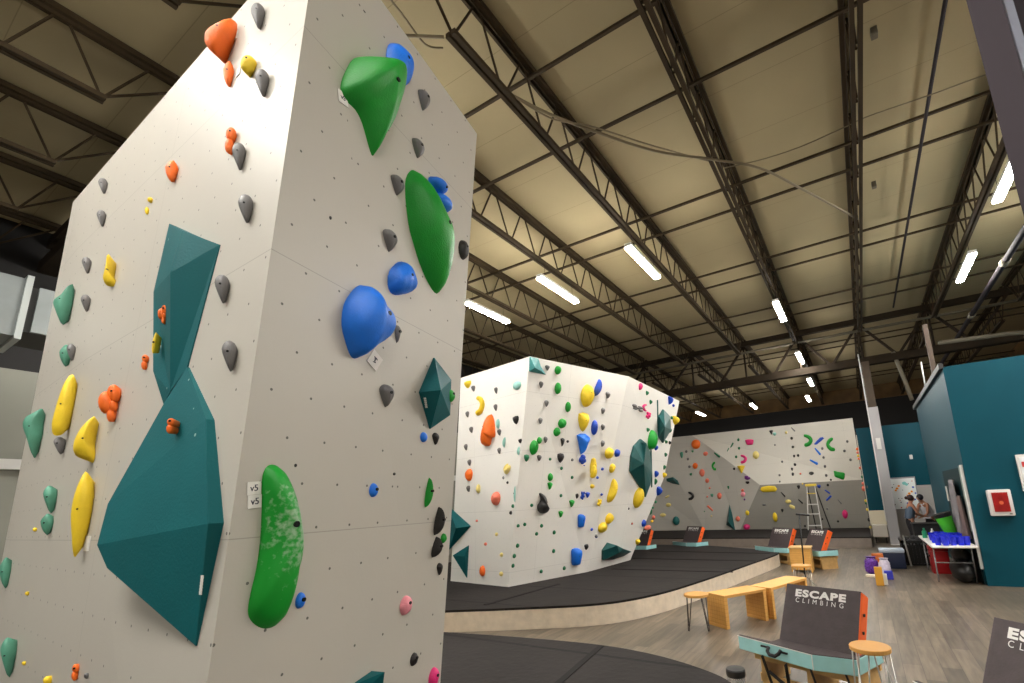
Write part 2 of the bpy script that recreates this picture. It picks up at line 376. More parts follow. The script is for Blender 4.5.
# droopy cables
def cable(pts, z, r, label):
    P = [zp(x, y, zz) for (x, y), zz in zip(pts, z)]
    Q = []
    for i in range(len(P)-1):
        p0, p1, p2, p3 = P[max(i-1, 0)], P[i], P[i+1], P[min(i+2, len(P)-1)]
        for k in range(6):
            t = k/6; Q.append(.5*((2*p1)+(p2-p0)*t+(2*p0-5*p1+4*p2-p3)*t*t+(3*p1-p0-3*p2+p3)*t**3))
    Q.append(P[-1])
    tag(MB().tube(Q, r, 6).obj('hanging_cable', mat('cable_grey', (120, 108, 84), .6), smooth=True), label, 'cable')
cable([(502, 90), (545, 112), (588, 129), (655, 151), (710, 159), (759, 168), (800, 188), (858, 219)], [7.85, 7.8, 7.72, 7.66, 7.7, 7.66, 7.7, 7.8], .022, 'thick slack cable sagging across three roof joists')
cable([(506, 91), (550, 118), (590, 126), (650, 145), (708, 161)], [7.85, 7.75, 7.72, 7.7, 7.72], .012, 'thinner cable twisted beside the thick slack cable')
cable([(724, 168), (760, 160), (800, 147), (845, 127), (869, 116), (930, 95), (982, 76), (1030, 60)], [8.5]*8, .012, 'thin wire strung below the ceiling across the column line')
cable([(394, 36), (415, 36), (444, 37)], [7.8]*3, .02, 'short grey conduit stub from the joist end above the near block')
cable([(380, -14), (402, 14), (425, 44), (443, 48)], [7.8]*4, .012, 'thin loop of wire at the joist end above the near block')
for px, py, lab in ((874, 33, 'small grey junction box on the joist above the column, nearest'), (874, 185, 'small grey junction box on the joist above the column, farther')):
    p = zp(px, py, 7.8); tag(MB().rbox(p-V((.04, .05, .06)), p+V((.04, .05, .06)), .01).obj('junction_box', PIPE), lab, 'junction box', 'junction boxes on the roof joist')
# grey column
t = thing('steel_column', 'tall square column, grey below and bare brown above', 'column', (.78, 19.6, 0))
zc = yp(870, 408, 19.6).z
MB().box((.62, 19.45, 0), (.94, 19.77, zc)).obj('column_casing', mat('grey_casing', (168, 166, 168), .5), t)
MB().box((.65, 19.48, zc), (.91, 19.74, 6.7)).obj('bare_post', mat('brown_post', (62, 46, 26), .6, noise=.1), t)
MB().tube([(.6, 19.42, .8), (.6, 19.42, 7)], .02, 6).obj('conduit', WHITE, t)
MB().box((.6, 19.3, 0), (.96, 19.44, .02)).box((.7, 19.36, 3.35), (.84, 19.45, 3.75)).obj('switch_box', WHITE, t)
# near dark column at the top right corner
d = ray(986, 75); hh = V((d.x, d.y)).normalized()*2.6
t = thing('dark_steel_post', 'dark steel post rising close at the top right corner', 'post', (hh.x, hh.y, 0))
R = Matrix.Translation(V((hh.x, hh.y, 0))) @ Matrix.Rotation(-math.atan2(hh.x, hh.y), 4, 'Z')
def lb(m_, a, b, nm):
    mb = MB().box(a, b); mb.xf(R); mb.obj(nm, m_, t)
lb(mat('post_plum_grey', (60, 52, 58), .6, spec=.2), (0, 0, 0), (.115, .2, 8.4), 'flange'); lb(mat('highlight_steel', (120, 122, 134), .3, .6, noise=.1), (.115, .03, 0), (.15, .2, 8.4), 'web_plate'); lb(DARKM, (.15, 0, 0), (.3, .2, 8.4), 'far_flange')  # web plate coloured pale and bluish to stand for highlights on the post

# duct on the left
t = thing('air_duct', 'galvanised square air duct hanging at the far left', 'air duct', (-11, 0, 3))
p0, p1 = xp(0, 272, -11), xp(0, 333, -11)
zt_, zb_ = p0.z, p1.z
yf = xp(27, 300, -11).y
GALV = mat('galvanised_sheet', (128, 134, 134), .4, .4, noise=.12, nscale=2)
MB().box((-12.1, -6, zb_), (-11, yf, zt_)).obj('duct_body', GALV, t)
MB().box((-12.05, yf-.05, zb_-.05), (-10.95, yf+.02, zt_+.05)).obj('flange', mat('bright_flange', (176, 182, 180), .35, .5), t)
MB().box((-12.14, yf-1.0, zb_-.02), (-10.96, yf-.96, zt_+.02)).obj('seam_rib', mat('bright_flange', (176, 182, 180), .35, .5), t)
MB().box((-12.05, yf, zb_+.1), (-11.05, yf+.5, zt_-.1)).box((-12.0, yf+.5, zb_+.3), (-11.1, yf+9, zt_-.15)).obj('branch_box', mat('duct_mouth_shade', (48, 48, 46), .6), t)  # solid boxes, coloured dark for the shaded inside of the open duct
MB().box((-11.04, yf+.1, zb_+.1), (-10.98, yf+.5, zt_-.1)).obj('vent_panel', GALV, t)

# ------------------------------------------------------------------ lights
LAMP = bpy.data.materials.new('led_diffuser'); LAMP.use_nodes = True
nt = LAMP.node_tree; nt.nodes.clear(); e = nt.nodes.new('ShaderNodeEmission'); oo = nt.nodes.new('ShaderNodeOutputMaterial')
e.inputs[0].default_value = (1, .965, .90, 1); e.inputs[1].default_value = 113.0; nt.links.new(e.outputs[0], oo.inputs[0])
lights = [(-3.72, 8.28, 'on the joist left of the centre, near'), (-6.15, 8.3, 'second from the left above the middle block'), (-8.6, 8.3, 'leftmost beside the near block edge'),
          (-1.42, 13.3, 'nearest on the line left of the column'), (-1.46, 18.95, 'second on the line left of the column'), (-1.5, 23.8, 'third on the line left of the column'),
          (3.13, 13.2, 'above the teal office'), (3.13, 9.2, 'top right, partly behind the dark post'),
          (-2.0, 28.1, 'far back, rightmost of three'), (-5.15, 28.1, 'far back, middle of three'), (-8.6, 28.3, 'far back, leftmost of three'),
          (-13.1, 3.4, 'far left beyond the near block'),
          ]
for x, y in ((-8.6, -7.2), (-3.72, -7.2), (-1.46, -2.6), (-3.72, -2.6), (-6.15, -2.6), (-6.15, 3.3), (-8.6, 3.3), (3.13, -2.2), (5.4, 8.3), (7.0, 5.8), (7.0, 11), (7.0, 8.4), (5.4, 12.9), (5.4, -7.2)): lights.append((x, y, None))  # unseen strip lights, added only to brighten the blocks, walls and floor
k = 0
for x, y, lab in lights:
    z = 7.36
    if lab is None: k += 1; lab = 'added out of view for extra brightness, %s of fourteen' % ORD[k-1]
    t = thing('strip_light', 'white strip light ' + lab, 'ceiling light', (x, y, z), 'strip lights under the joists')
    MB().box((x-.085, y, z+.012), (x+.085, y+1.72, z+.09)).obj('housing', WHITE, t)
    d_ = MB().rbox((x-.08, y+.015, z-.03), (x+.08, y+1.705, z+.012), .012).obj('diffuser', LAMP, t)
    for yy in (y+.25, y+1.5): MB().tube([(x, yy, z+.12), (x, yy, ZB-.03)], .005, 4).obj('hanger', DARKM, t)
w = bpy.data.worlds.new('world'); bpy.context.scene.world = w; w.use_nodes = True
w.node_tree.nodes['Background'].inputs[0].default_value = (.8, .85, 1, 1); w.node_tree.nodes['Background'].inputs[1].default_value = .02
# ------------------------------------------------------------------ climbing blocks
class Face:
    """a set of wall polygons; hit() drops a picture ray onto them"""
    def __init__(s, words, polys):
        s.words = words; s.tris = []
        for P in polys:
            P = [V(p) for p in P]
            for i in range(1, len(P)-1): s.tris.append((P[0], P[i], P[i+1]))
    def hit(s, px, py, off=0):
        d = ray(px, py); best = None
        for a, b, c in s.tris:
            n = (b-a).cross(c-a).normalized()
            if n.dot(EYE-a) < 0: n = -n
            if abs(n.dot(d)) < 1e-6: continue
            t = (a+n*off-EYE).dot(n)/d.dot(n)
            if t < 0: continue
            p = EYE+d*t; q = p-n*off
            v0, v1, v2 = b-a, c-a, q-a
            d00, d01, d11, d20, d21 = v0.dot(v0), v0.dot(v1), v1.dot(v1), v2.dot(v0), v2.dot(v1)
            den = d00*d11-d01*d01; v = (d11*d20-d01*d21)/den; w = (d00*d21-d01*d20)/den
            out = max(0, -v)+max(0, -w)+max(0, v+w-1)
            if best is None or out < best[0]-1e-6: best = (out, p, n)
        return best[1], best[2]
def fr(n):
    h = V((-n.y, n.x, 0))
    h = h.normalized() if h.length > 1e-3 else V((1, 0, 0))
    v = n.cross(h)
    if v.z < 0: v = -v; h = -h
    return h, v      # right as seen from the front, up along the wall

def solid(name, faces, m, label, cat='climbing wall'):
    mb = MB()
    for f in faces:
        n = len(mb.v); mb.v += [V(p) for p in f]; mb.f += [(n, n+i, n+i+1) for i in range(1, len(f)-1)]
    o = mb.obj(name, m); tag(o, label, cat); uvs(o); return o

# near block
A, B, Cc = V((-6.29, .97, 5)), V((-2.062, .925, 5)), V((-2.41, 2.42, 5))
B2, C2, A2 = V((-2.14, .845, .3)), V((-2.5, 2.23, .3)), V((-6.38, 1.04, .3))
def down(x0, slope, y0, r, z=.3):
    y = y0+60; best = None
    while y < 2200:
        p = zp(x0+slope*(y-y0), y, z); q = abs(math.hypot(p.x, p.y)-r)
        if best is None or q < best[0]: best = (q, p)
        y += 4
    return best[1]
B2 = down(205, -.142, 683, 2.3); C2 = down(440, -.064, 683, 3.33)
AM = V((-6.31, 1.0, 2.7)); A3 = V((-5.75, .99, .3))
D1, D2 = V((-6.0, 2.6, 5)), V((-6.1, 2.6, .3))
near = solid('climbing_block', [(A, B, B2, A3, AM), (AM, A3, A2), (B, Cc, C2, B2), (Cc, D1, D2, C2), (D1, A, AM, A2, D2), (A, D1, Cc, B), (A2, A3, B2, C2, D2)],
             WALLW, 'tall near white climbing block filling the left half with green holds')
FL = Face("near block's left face", [(A, B, B2, A3, AM)])
FR = Face("near block's right face", [(B, Cc, C2, B2)])

# middle block
T0, T1, T2, TL = V((-5.716, 7.35, 5)), V((-4.737, 10.09, 5)), V((-4.725, 13.8, 5)), V((-8.04, 7.64, 5))
b0, bL, b1, b2 = V((-6.507, 7.546, .3)), V((-8.43, 7.82, .3)), V((-5.91, 9.64, .3)), V((-5.84, 11.8, .3))
M2 = yp(664, 478, 13.25); M1 = T1.lerp(b1, .5)
tb, bb = V((-8.6, 14.2, 5)), V((-8.8, 13.0, .3))
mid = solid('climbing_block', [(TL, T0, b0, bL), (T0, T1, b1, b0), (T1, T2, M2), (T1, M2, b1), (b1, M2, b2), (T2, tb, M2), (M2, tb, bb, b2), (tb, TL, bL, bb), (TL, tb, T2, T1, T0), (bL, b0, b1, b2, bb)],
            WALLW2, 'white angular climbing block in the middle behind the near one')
GL = Face("middle block's left face", [(TL, T0, b0, bL)])
GR = Face("middle block's centre face", [(T0, T1, b1, b0)])
GO = Face("middle block's overhang", [(T1, T2, M2), (T1, M2, b1), (b1, M2, b2)])

# far wall, lightly folded
def fp(x, y, Y): return yp(x, y, Y)
ftl, ft2, ftr = V((-10.5, 23, 5.2)), yp(692, 435.5, 23), V((.08, 23, 5.09))
fx, fy, fz = yp(705, 444, 22.9), yp(760, 485, 22.55), V((.08, 22.8, 2.36))
fw, fv, fu = yp(740, 532, 22.9), yp(679, 482, 22.85), yp(705, 529, 23)
for p in (fw, fu): p.z = .3
fbl, fbr = V((-10.5, 23, .3)), V((.08, 23, .3)); fvl = V((-10.5, 23, 2.9))
tl2 = yp(678, 437, 23)
upper = [(ft2, ftr, fz, fy, fx)]
mids = [(ftl, ft2, fx, fv, fvl), (fx, fy, fw, fu, fv)]
low_l = [(fvl, fv, fu, fbl)]
low_r = [(fy, fz, fbr, fw)]
wall = thing('climbing_wall', 'long far climbing wall of white and grey angled panels', 'climbing wall', (-4, 23, .3))
def wpart(nm, polys, m):
    mb = MB()
    for f in polys: mb.add(f, [(0, i, i+1) for i in range(1, len(f)-1)])
    o = mb.obj(nm, m, wall); uvs(o); return o
wpart('white_panel', upper, WALLW3); wpart('middle_panel', mids, WALLM); wpart('left_panel', low_l, WALLM); wpart('grey_panel', low_r, WALLG)
MB().box((-10.5, 23.05, .3), (.08, 23.35, 5.05)).obj('backing', mat('ply_backing', (120, 100, 72), .7), wall)
FW = Face('far climbing wall', upper+mids+low_l+low_r)
# return panel beside it, seen edge-on
ret = MB().box((.1, 20.44, .62), (.14, 23.0, 4.05)).obj('climbing_wall', mat('return_panel_paint', (214, 206, 192), .5))
tag(ret, 'narrow pale climbing panel seen edge-on right of far wall', 'climbing wall')


# ------------------------------------------------------------------ holds
def dome(out, prof=.5, K=7, apex=None, lump=0, seed=0, rim=.0):
    """closed outline in (u,v) -> rounded solid standing off the wall; apex (u,v)"""
    n = len(out); cu = sum(p[0] for p in out)/n; cv = sum(p[1] for p in out)/n
    ap = apex or (cu, cv); rd = random.Random(seed)
    vs = []; fs = []
    ph = [rd.uniform(0, 6.28) for _ in range(4)]
    for k in range(K):
        s = 1-k/K; s2 = s**.75
        h = (1-s2**(1/prof if prof < 1 else 1.6))**(prof if prof < 1 else 1.0) if k else 0
        h = (max(0, 1-s2**2))**prof
        for i, (u, v) in enumerate(out):
            uu = ap[0]+(u-ap[0])*s2; vv = ap[1]+(v-ap[1])*s2
            q = 1+lump*(math.sin(9*uu+ph[0])*math.cos(8*vv+ph[1])+.5*math.sin(17*uu+ph[2]+7*vv))
            vs.append((uu, vv, h*q))
    vs.append((ap[0], ap[1], 1+lump*.3))
    for k in range(K-1):
        for i in range(n): fs.append((k*n+i, k*n+(i+1) % n, (k+1)*n+(i+1) % n, (k+1)*n+i))
    for i in range(n): fs.append(((K-1)*n+i, (K-1)*n+(i+1) % n, K*n))
    fs.append(tuple(range(n))[::-1])
    return vs, fs
def smooth_loop(pts, m=4):
    n = len(pts); out = []
    for i in range(n):
        p0, p1, p2, p3 = [pts[(i+j-1) % n] for j in range(4)]
        for k in range(m):
            t = k/m
            out.append(tuple(.5*(2*p1[a]+(p2[a]-p0[a])*t+(2*p0[a]-5*p1[a]+4*p2[a]-p3[a])*t*t+(3*p1[a]-p0[a]-3*p2[a]+p3[a])*t**3) for a in (0, 1)))
    return out
def sweep(sp, rs, flat=.8, n=10, m=5):
    """half-buried tube along a spine in (u,v): horns, crescents, bars"""
    P = []
    L = len(sp)
    for i in range(L-1):
        p0, p1, p2, p3 = sp[max(i-1, 0)], sp[i], sp[i+1], sp[min(i+2, L-1)]
        for k in range(m):
            t = k/m
            P.append(tuple(.5*(2*p1[a]+(p2[a]-p0[a])*t+(2*p0[a]-5*p1[a]+4*p2[a]-p3[a])*t*t+(3*p1[a]-p0[a]-3*p2[a]+p3[a])*t**3) for a in (0, 1))+(rs[i]*(1-t)+rs[i+1]*t,))
    P.append(tuple(sp[-1])+(rs[-1],))
    a0, a1 = P[0], P[-1]
    vs = []; fs = []
    rows = []
    for i, (u, v, r) in enumerate(P):
        q = P[min(i+1, len(P)-1)]; p = P[max(i-1, 0)]
        du, dv = q[0]-p[0], q[1]-p[1]; l = math.hypot(du, dv) or 1; nu, nv = -dv/l, du/l
        rows.append([(u+nu*r*math.cos(math.pi*k/n), v+nv*r*math.cos(math.pi*k/n), flat*r*2*math.sin(math.pi*k/n)) for k in range(n+1)])
    W = n+1
    for r_ in rows: vs += r_
    for i in range(len(rows)-1):
        for k in range(n): fs.append((i*W+k, i*W+k+1, (i+1)*W+k+1, (i+1)*W+k))
        fs.append((i*W+n, i*W, (i+1)*W, (i+1)*W+n))
    # rounded ends
    for idx, q, sgn in ((0, P[0], -1), (len(rows)-1, P[-1], 1)):
        o = P[1] if idx == 0 else P[-2]
        du, dv = q[0]-o[0], q[1]-o[1]; l = math.hypot(du, dv) or 1
        c = len(vs); vs.append((q[0]+du/l*q[2]*.7, q[1]+dv/l*q[2]*.7, flat*q[2]*.7))
        for k in range(n): fs.append((idx*W+k, idx*W+k+1, c))
        fs.append((idx*W+n, idx*W, c))
    return vs, fs
def circ(n=16, a=.5, b=.5, cx=0, cy=0): return [(cx+a*math.cos(2*math.pi*i/n), cy+b*math.sin(2*math.pi*i/n)) for i in range(n)]
DROP = smooth_loop([(-.02, .5), (.33, .4), (.5, .15), (.36, -.15), (.2, -.38), (.06, -.5), (-.1, -.36), (-.34, -.05), (-.48, .22), (-.3, .43)], 2)
def multi(parts):
    vs = []; fs = []
    for (cx, cy, a, b, h) in parts:
        v, f = dome(circ(12, a, b, cx, cy), .5, 5); n = len(vs)
        vs += [(x, y, z*h) for x, y, z in v]; fs += [tuple(i+n for i in g) for g in f]
    return vs, fs
def template(kind, seed):
    if kind == 'drop': return dome(DROP, .55, 7, (-.05, .12)), 'teardrop', .62, .55
    if kind == 'blob': return dome(smooth_loop([(.5, .05), (.3, .42), (-.1, .5), (-.45, .25), (-.5, -.15), (-.2, -.5), (.25, -.42)], 3), .5, 7, None, .07, seed), 'rounded', 1, .45
    if kind == 'oval': return dome(circ(18), .5, 7, (0, -.08)), 'oval', .8, .4
    if kind == 'bolt': return dome(circ(12), .5, 5), 'button', 1, .55
    if kind == 'lump': return multi([(0, .22, .32, .28, .9), (-.22, -.05, .28, .3, 1), (.2, -.12, .28, .26, .8), (.02, -.36, .22, .14, .6)]), 'knobbly', .8, .45
    if kind == 'pair': return multi([(-.02, .25, .3, .25, 1), (.05, -.22, .34, .28, .9)]), 'two-lobed', .7, .4
    if kind == 'chip': return dome(smooth_loop([(-.45, .45), (.4, .5), (.5, 0), (.1, -.5), (-.3, -.2)], 2), .8, 6, (.1, .1)), 'chip-shaped', 1, .5
    if kind == 'tri': return dome([(-.5, .4), (-.2, .5), (.2, .5), (.5, .38), (.3, 0), (.08, -.45), (-.05, -.5), (-.25, -.1)], .7, 5), 'triangular', .9, .5
    if kind == 'hornL': return sweep([(.3, .45), (-.1, .3), (-.35, 0), (-.1, -.32), (.35, -.42)], [.12, .17, .2, .19, .13], .6), 'crescent', .8, 1
    if kind == 'hornR': return sweep([(-.3, .45), (.1, .3), (.35, 0), (.1, -.32), (-.35, -.42)], [.12, .17, .2, .19, .16], .6), 'crescent', .8, 1
    if kind == 'slash': return sweep([(.4, .4), (0, 0), (-.4, -.4)], [.19, .18, .13], .5), 'bar', 1, 1
    if kind == 'back': return sweep([(-.4, .4), (0, 0), (.4, -.4)], [.11, .15, .18], .5), 'bar', 1, 1
    if kind == 'bar': return sweep([(-.4, 0), (0, .02), (.4, 0)], [.16, .2, .17], .7), 'ledge', 2.5, 1
    if kind == 'hook': return sweep([(-.1, .48), (-.12, .1), (-.1, -.2), (.0, -.38), (.4, -.42)], [.05, .13, .2, .17, .07], .5), 'hooked', .5, 1
    if kind == 'post': return sweep([(0, .42), (.02, 0), (0, -.42)], [.13, .2, .14], .7), 'long', .4, 1
    if kind == 'sliver': return dome(smooth_loop([(.3, .5), (.42, .2), (.25, -.15), (0, -.42), (-.25, -.5), (-.42, -.3), (-.3, 0), (0, .3)], 2), .6, 6), 'long curved', .45, .5
    if kind == 'star': return multi([(0, 0, .3, .3, 1), (-.2, .3, .16, .2, .7), (.25, .28, .15, .2, .7), (.3, -.1, .2, .16, .6), (-.25, -.2, .2, .2, .7), (.05, -.35, .16, .15, .6)]), 'star-shaped', 1, .45
    if kind == 'slot': return dome(smooth_loop([(-.5, .5), (.5, .4), (.45, -.3), (.3, -.5), (-.35, -.45), (-.5, 0)], 3), .35, 7, (0, .1)), 'block-shaped', .8, .4
    if kind == 'bow': return multi([(-.28, .2, .2, .3, .8), (.25, .22, .25, .2, .8), (0, 0, .25, .18, .7), (.3, -.25, .2, .22, .9), (-.2, -.2, .2, .15, .7)]), 'star-shaped', 1.2, .35
    raise KeyError(kind)
REG = []
PXMAX = {}
def fit(o_verts, face, bbox, asp, prot, px_off=.0):
    x0, y0, x1, y1 = bbox; cx, cy = (x0+x1)/2, (y0+y1)/2
    O, n = face.hit(cx, cy); U, W = fr(n)
    if U.dot(AR) < 0: U = -U
    sv = .1; q = 1.0
    for it in range(14):
        su = sv*asp*q; sn = sv*prot*min(q, 1.0) if q < 1 else sv*prot
        pts = [pr(O+U*(a*su)+W*(b*sv)+n*(c*sn)) for a, b, c in o_verts]
        xa, xb = min(p[0] for p in pts), max(p[0] for p in pts); ya, yb = min(p[1] for p in pts), max(p[1] for p in pts)
        sv *= min(3, max(.3, (y1-y0)/(yb-ya))); q *= min(2, max(.5, ((x1-x0)/(xb-xa))/((y1-y0)/(yb-ya))))
        ox, oy = (xa+xb)/2-cx, (ya+yb)/2-cy
        cpx, cpy = pr(O); O2, n2 = face.hit(cpx-ox*.9, cpy-oy*.9); O = O2
    su = sv*asp*q; sn = sv*prot*min(q, 1.0)
    return O, U, W, n, su, sv, sn
TMP = {}
def place(face, kind, color, bbox, rot=0, desc=None, label=None, material=None, outline=None, prof=.55, apex=None, prot=None, lump=0, cat='climbing hold', size=None, off=0, bolt=True, name='climbing_hold', spread=None):
    x0, y0, x1, y1 = bbox
    seed = int(x0*7+y0*13)
    if outline:
        P = [face.hit(x, y)[0] for x, y in outline]; O, n = face.hit((x0+x1)/2, (y0+y1)/2); U, W = fr(n)
        if U.dot(AR) < 0: U = -U
        uv = [((p-O).dot(U), (p-O).dot(W)) for p in P]
        wu = max(a for a, b in uv)-min(a for a, b in uv); wv = max(b for a, b in uv)-min(b for a, b in uv)
        cu = (max(a for a, b in uv)+min(a for a, b in uv))/2; cv = (max(b for a, b in uv)+min(b for a, b in uv))/2
        uv = smooth_loop([((a-cu)/wu, (b-cv)/wv) for a, b in uv], 3)
        vs, fs = dome(uv, prof, 9, apex, lump, seed); asp = wu/wv; word = desc or 'sculpted'; prot = prot or .3
        if asp > 1.1: prot = prot*1.0
    else:
        (vs, fs), word, asp, pp = template(kind, seed); prot = prot or pp
        if rot:
            c, s_ = math.cos(math.radians(rot)), math.sin(math.radians(rot)); vs = [(a*c-b*s_, a*s_+b*c, h) for a, b, h in vs]
    if face is FR and kind == 'drop': prot *= .65
    O, U, W, n, su, sv, sn = fit(vs, face, bbox, asp, prot)
    me = bpy.data.meshes.new(name)
    o = bpy.data.objects.new(name, me); C.objects.link(o); o.location = O+n*off
    me.from_pydata([tuple(U*(a*su)+W*(b*sv)+n*(c*sn-.002)) for a, b, c in vs], [], fs)
    bm = bmesh.new(); bm.from_mesh(me); bmesh.ops.recalc_face_normals(bm, faces=bm.faces); bm.to_mesh(me); bm.free()
    for p in me.polygons: p.use_smooth = True
    me.set_sharp_from_angle(angle=math.radians(50))
    me.materials.append(material or hmat(color))
    hpx = max(x1-x0, y1-y0)
    if bolt and hpx > 13 and face is not FL:
        best = max(vs, key=lambda t: t[2]-abs(t[0])*1.2-abs(t[1]-.12)*.8)
        c = U*(best[0]*su)+W*(best[1]*sv)+n*(best[2]*sn)
        r = .009 if hpx < 60 else .013
        mb = MB(); N = 10
        ring = [c+(U*math.cos(6.2832*k/N)+W*math.sin(6.2832*k/N))*r for k in range(N)]
        mb.add([p-n*.012 for p in ring]+[p+n*.002 for p in ring], [tuple(range(N, 2*N))]+[(k, (k+1) % N, N+(k+1) % N, N+k) for k in range(N)])
        mb.obj('bolt', BOLT, o, local=True)
    REG.append(dict(o=o, face=face.words, color=color, word=word, label=label, y=(y0+y1)/2, x=(x0+x1)/2, h=hpx, cat=cat))
    return o
SHAPES = {'drop': [DROP], 'blob': [smooth_loop([(.5, .05), (.3, .42), (-.1, .5), (-.45, .25), (-.5, -.15), (-.2, -.5), (.25, -.42)], 3)],
          'chip': [smooth_loop([(.15, .5), (.5, .1), (.2, -.35), (0, -.5), (-.35, -.25), (-.5, .15), (-.2, .4)], 2)], 'bolt': [circ(12)],
          'pair': [circ(14, .42, .27, .05, .23), circ(14, .36, .3, -.1, -.2)], 'lump': [circ(14, .3, .24, .2, .26), circ(14, .34, .3, -.16, .02), circ(12, .2, .17, .12, -.06), circ(12, .18, .18, .05, -.32)],
          'sliver': [smooth_loop([(.45, .5), (.4, .1), (.1, -.3), (-.3, -.5), (-.5, -.3), (-.3, .1), (.1, .4)], 2)]}
WORDS = {'drop': 'teardrop', 'blob': 'rounded', 'chip': 'chip-shaped', 'bolt': 'button', 'pair': 'two-lobed', 'lump': 'knobbly', 'sliver': 'long curved'}
MT = V((.75, -.66, 0)).normalized(); E1 = V((.66, .75, 0)).normalized()
def tilt(face, color, loops, word, label=None, lift=0, bulge=.42, bolt=True):
    """hold on a wall seen at a low angle: its body leans out from the wall, closed back to the wall behind"""
    xs = [x for L in loops for x, y in L]; ys = [y for L in loops for x, y in L]
    cx, cy = (min(xs)+max(xs))/2, (min(ys)+max(ys))/2
    A0, n = face.hit(max(xs), cy, lift)
    mb = MB(); wall_p, _ = face.hit(cx, cy, max(0, lift-.02)); cw = None
    for L in loops:
        P = []
        for x, y in L:
            d = ray(x, y); P.append(EYE+d*((A0-EYE).dot(MT)/d.dot(MT)))
        c = sum(P, V())/len(P); w = max(abs((p-c).dot(E1)) for p in P); N = len(P); K = 6
        ap = c+V((0, 0, w*.3)); vs = []
        ft = []
        for p in P:
            dl = (p-wall_p).dot(n)
            ft.append(p+(E1*-1.2-n)*(dl+.004) if dl > 0 else p-n*(dl+.004))
        fc = sum(ft, V())/N
        for f_ in ft: q = fc+(f_-fc)*.72; q -= n*((q-wall_p).dot(n)+.004); vs.append(q)
        for k in range(K):
            s2 = (1-k/K)**.8
            for p in P: vs.append(ap+(p-ap)*s2+MT*(w*2*bulge*(1-s2**2)**.6))
        vs.append(ap+MT*(w*2*bulge)); fs = [tuple(range(N))[::-1]]
        for k in range(K):
            for i in range(N): fs.append((k*N+i, k*N+(i+1) % N, (k+1)*N+(i+1) % N, (k+1)*N+i))
        for i in range(N): fs.append((K*N+i, K*N+(i+1) % N, (K+1)*N))
        mb.add(vs, fs)
        if cw is None: cw = (ap+MT*(w*2*bulge), w)
    o = mb.obj('climbing_hold', hmat(color), smooth=math.radians(60))
    hpx = max(ys)-min(ys)
    if bolt and hpx > 13:
        c = cw[0]-V(o.location); r = .005; N = 10
        U = E1; W = V((0, 0, 1)); ring = [c+(U*math.cos(6.2832*k/N)+W*math.sin(6.2832*k/N))*r for k in range(N)]
        b = MB().add([p-MT*.012 for p in ring]+[p+MT*.001 for p in ring], [tuple(range(N, 2*N))]+[(k, (k+1) % N, N+(k+1) % N, N+k) for k in range(N)])
        b.obj('bolt', BOLT, o, local=True)
    REG.append(dict(o=o, face=face.words, color=color, word=word, label=label, y=cy, x=cx, h=hpx, cat='climbing hold'))
def tholds(face, text, lift=0):
    for ln in text.strip().splitlines():
        t = ln.split(); z = Z[t[0]]; q = [float(v) for v in t[3:7]]
        x0, y0, x1, y1 = z[0]+q[0]/z[2], z[1]+q[1]/z[2], z[0]+q[2]/z[2], z[1]+q[3]/z[2]
        tilt(face, t[2], [[((x0+x1)/2+a*(x1-x0), (y0+y1)/2-b*(y1-y0)) for a, b in L] for L in SHAPES[t[1]]], WORDS[t[1]], lift=lift)
def tshape(face, z, color, pts, word, label=None, lift=0, bulge=.42, m=3):
    z = Z[z]; P = [(z[0]+pts[i]/z[2], z[1]+pts[i+1]/z[2]) for i in range(0, len(pts), 2)]
    tilt(face, color, [smooth_loop(P, m) if m > 1 else P], word, label, lift, bulge)
CN = {'royal': 'deep blue', 'pale': 'pale yellow', 'sage': 'sage green', 'mint': 'pale mint', 'dgreen': 'dark green', 'coral': 'coral pink'}
def finish_labels():
    groups = {}
    for r in REG:
        big = {"near": 24, "midd": 14, "far ": 10, "edge": 99}[r['face'][:4]]
        sz = 'large' if r['h'] > big*1.6 else ('medium' if r['h'] > big*.8 else 'small')
        r['d'] = '%s %s %s hold' % (sz, CN.get(r['color'], r['color']), r['word'])
        groups.setdefault((r['face'], r['d']), []).append(r)
    for (face, d), L in groups.items():
        L.sort(key=lambda r: (round(r['y'], 1), r['x']))
        for i, r in enumerate(L):
            lab = r['label'] or ('%s on %s' % (d, face) + ('' if len(L) == 1 else ', %s from the top' % ('topmost' if i == 0 else ORD[i])).replace('topmost from the top', 'topmost'))
            tag(r['o'], lab, r['cat'], None if len(L) == 1 else '%ss on %s' % (d, face))
# zoom frames used while measuring: (origin x, origin y, scale)
Z = {'p': (0, 0, 1), 'a': (0, 0, 2.668), 'b': (0, 220, 2.848), 'c': (0, 440, 2.8125), 'd': (230, 0, 2.846), 'e': (230, 220, 2.846), 'f': (230, 440, 2.8125),
     'g': (445, 350, 5.69), 'h': (445, 465, 5.464), 'i': (520, 350, 5.69), 'j': (510, 465, 5.464), 'k': (595, 370, 6.83), 'l': (585, 465, 6.83),
     'm': (650, 425, 11.385), 'n': (650, 475, 11.385), 'o': (715, 415, 10.51), 'q': (715, 470, 10.51), 'r': (785, 415, 10.51), 's': (785, 470, 10.51)}
def holds(face, text):
    for ln in text.strip().splitlines():
        ln = ln.split('#')[0].strip()
        if not ln: continue
        t = ln.split(); z = Z[t[0]]; kind, color = t[1], t[2]
        q = [float(v) for v in t[3:7]]; rot = float(t[7]) if len(t) > 7 else 0
        bb = [z[0]+q[0]/z[2], z[1]+q[1]/z[2], z[0]+q[2]/z[2], z[1]+q[3]/z[2]]
        place(face, kind, color, bb, rot)
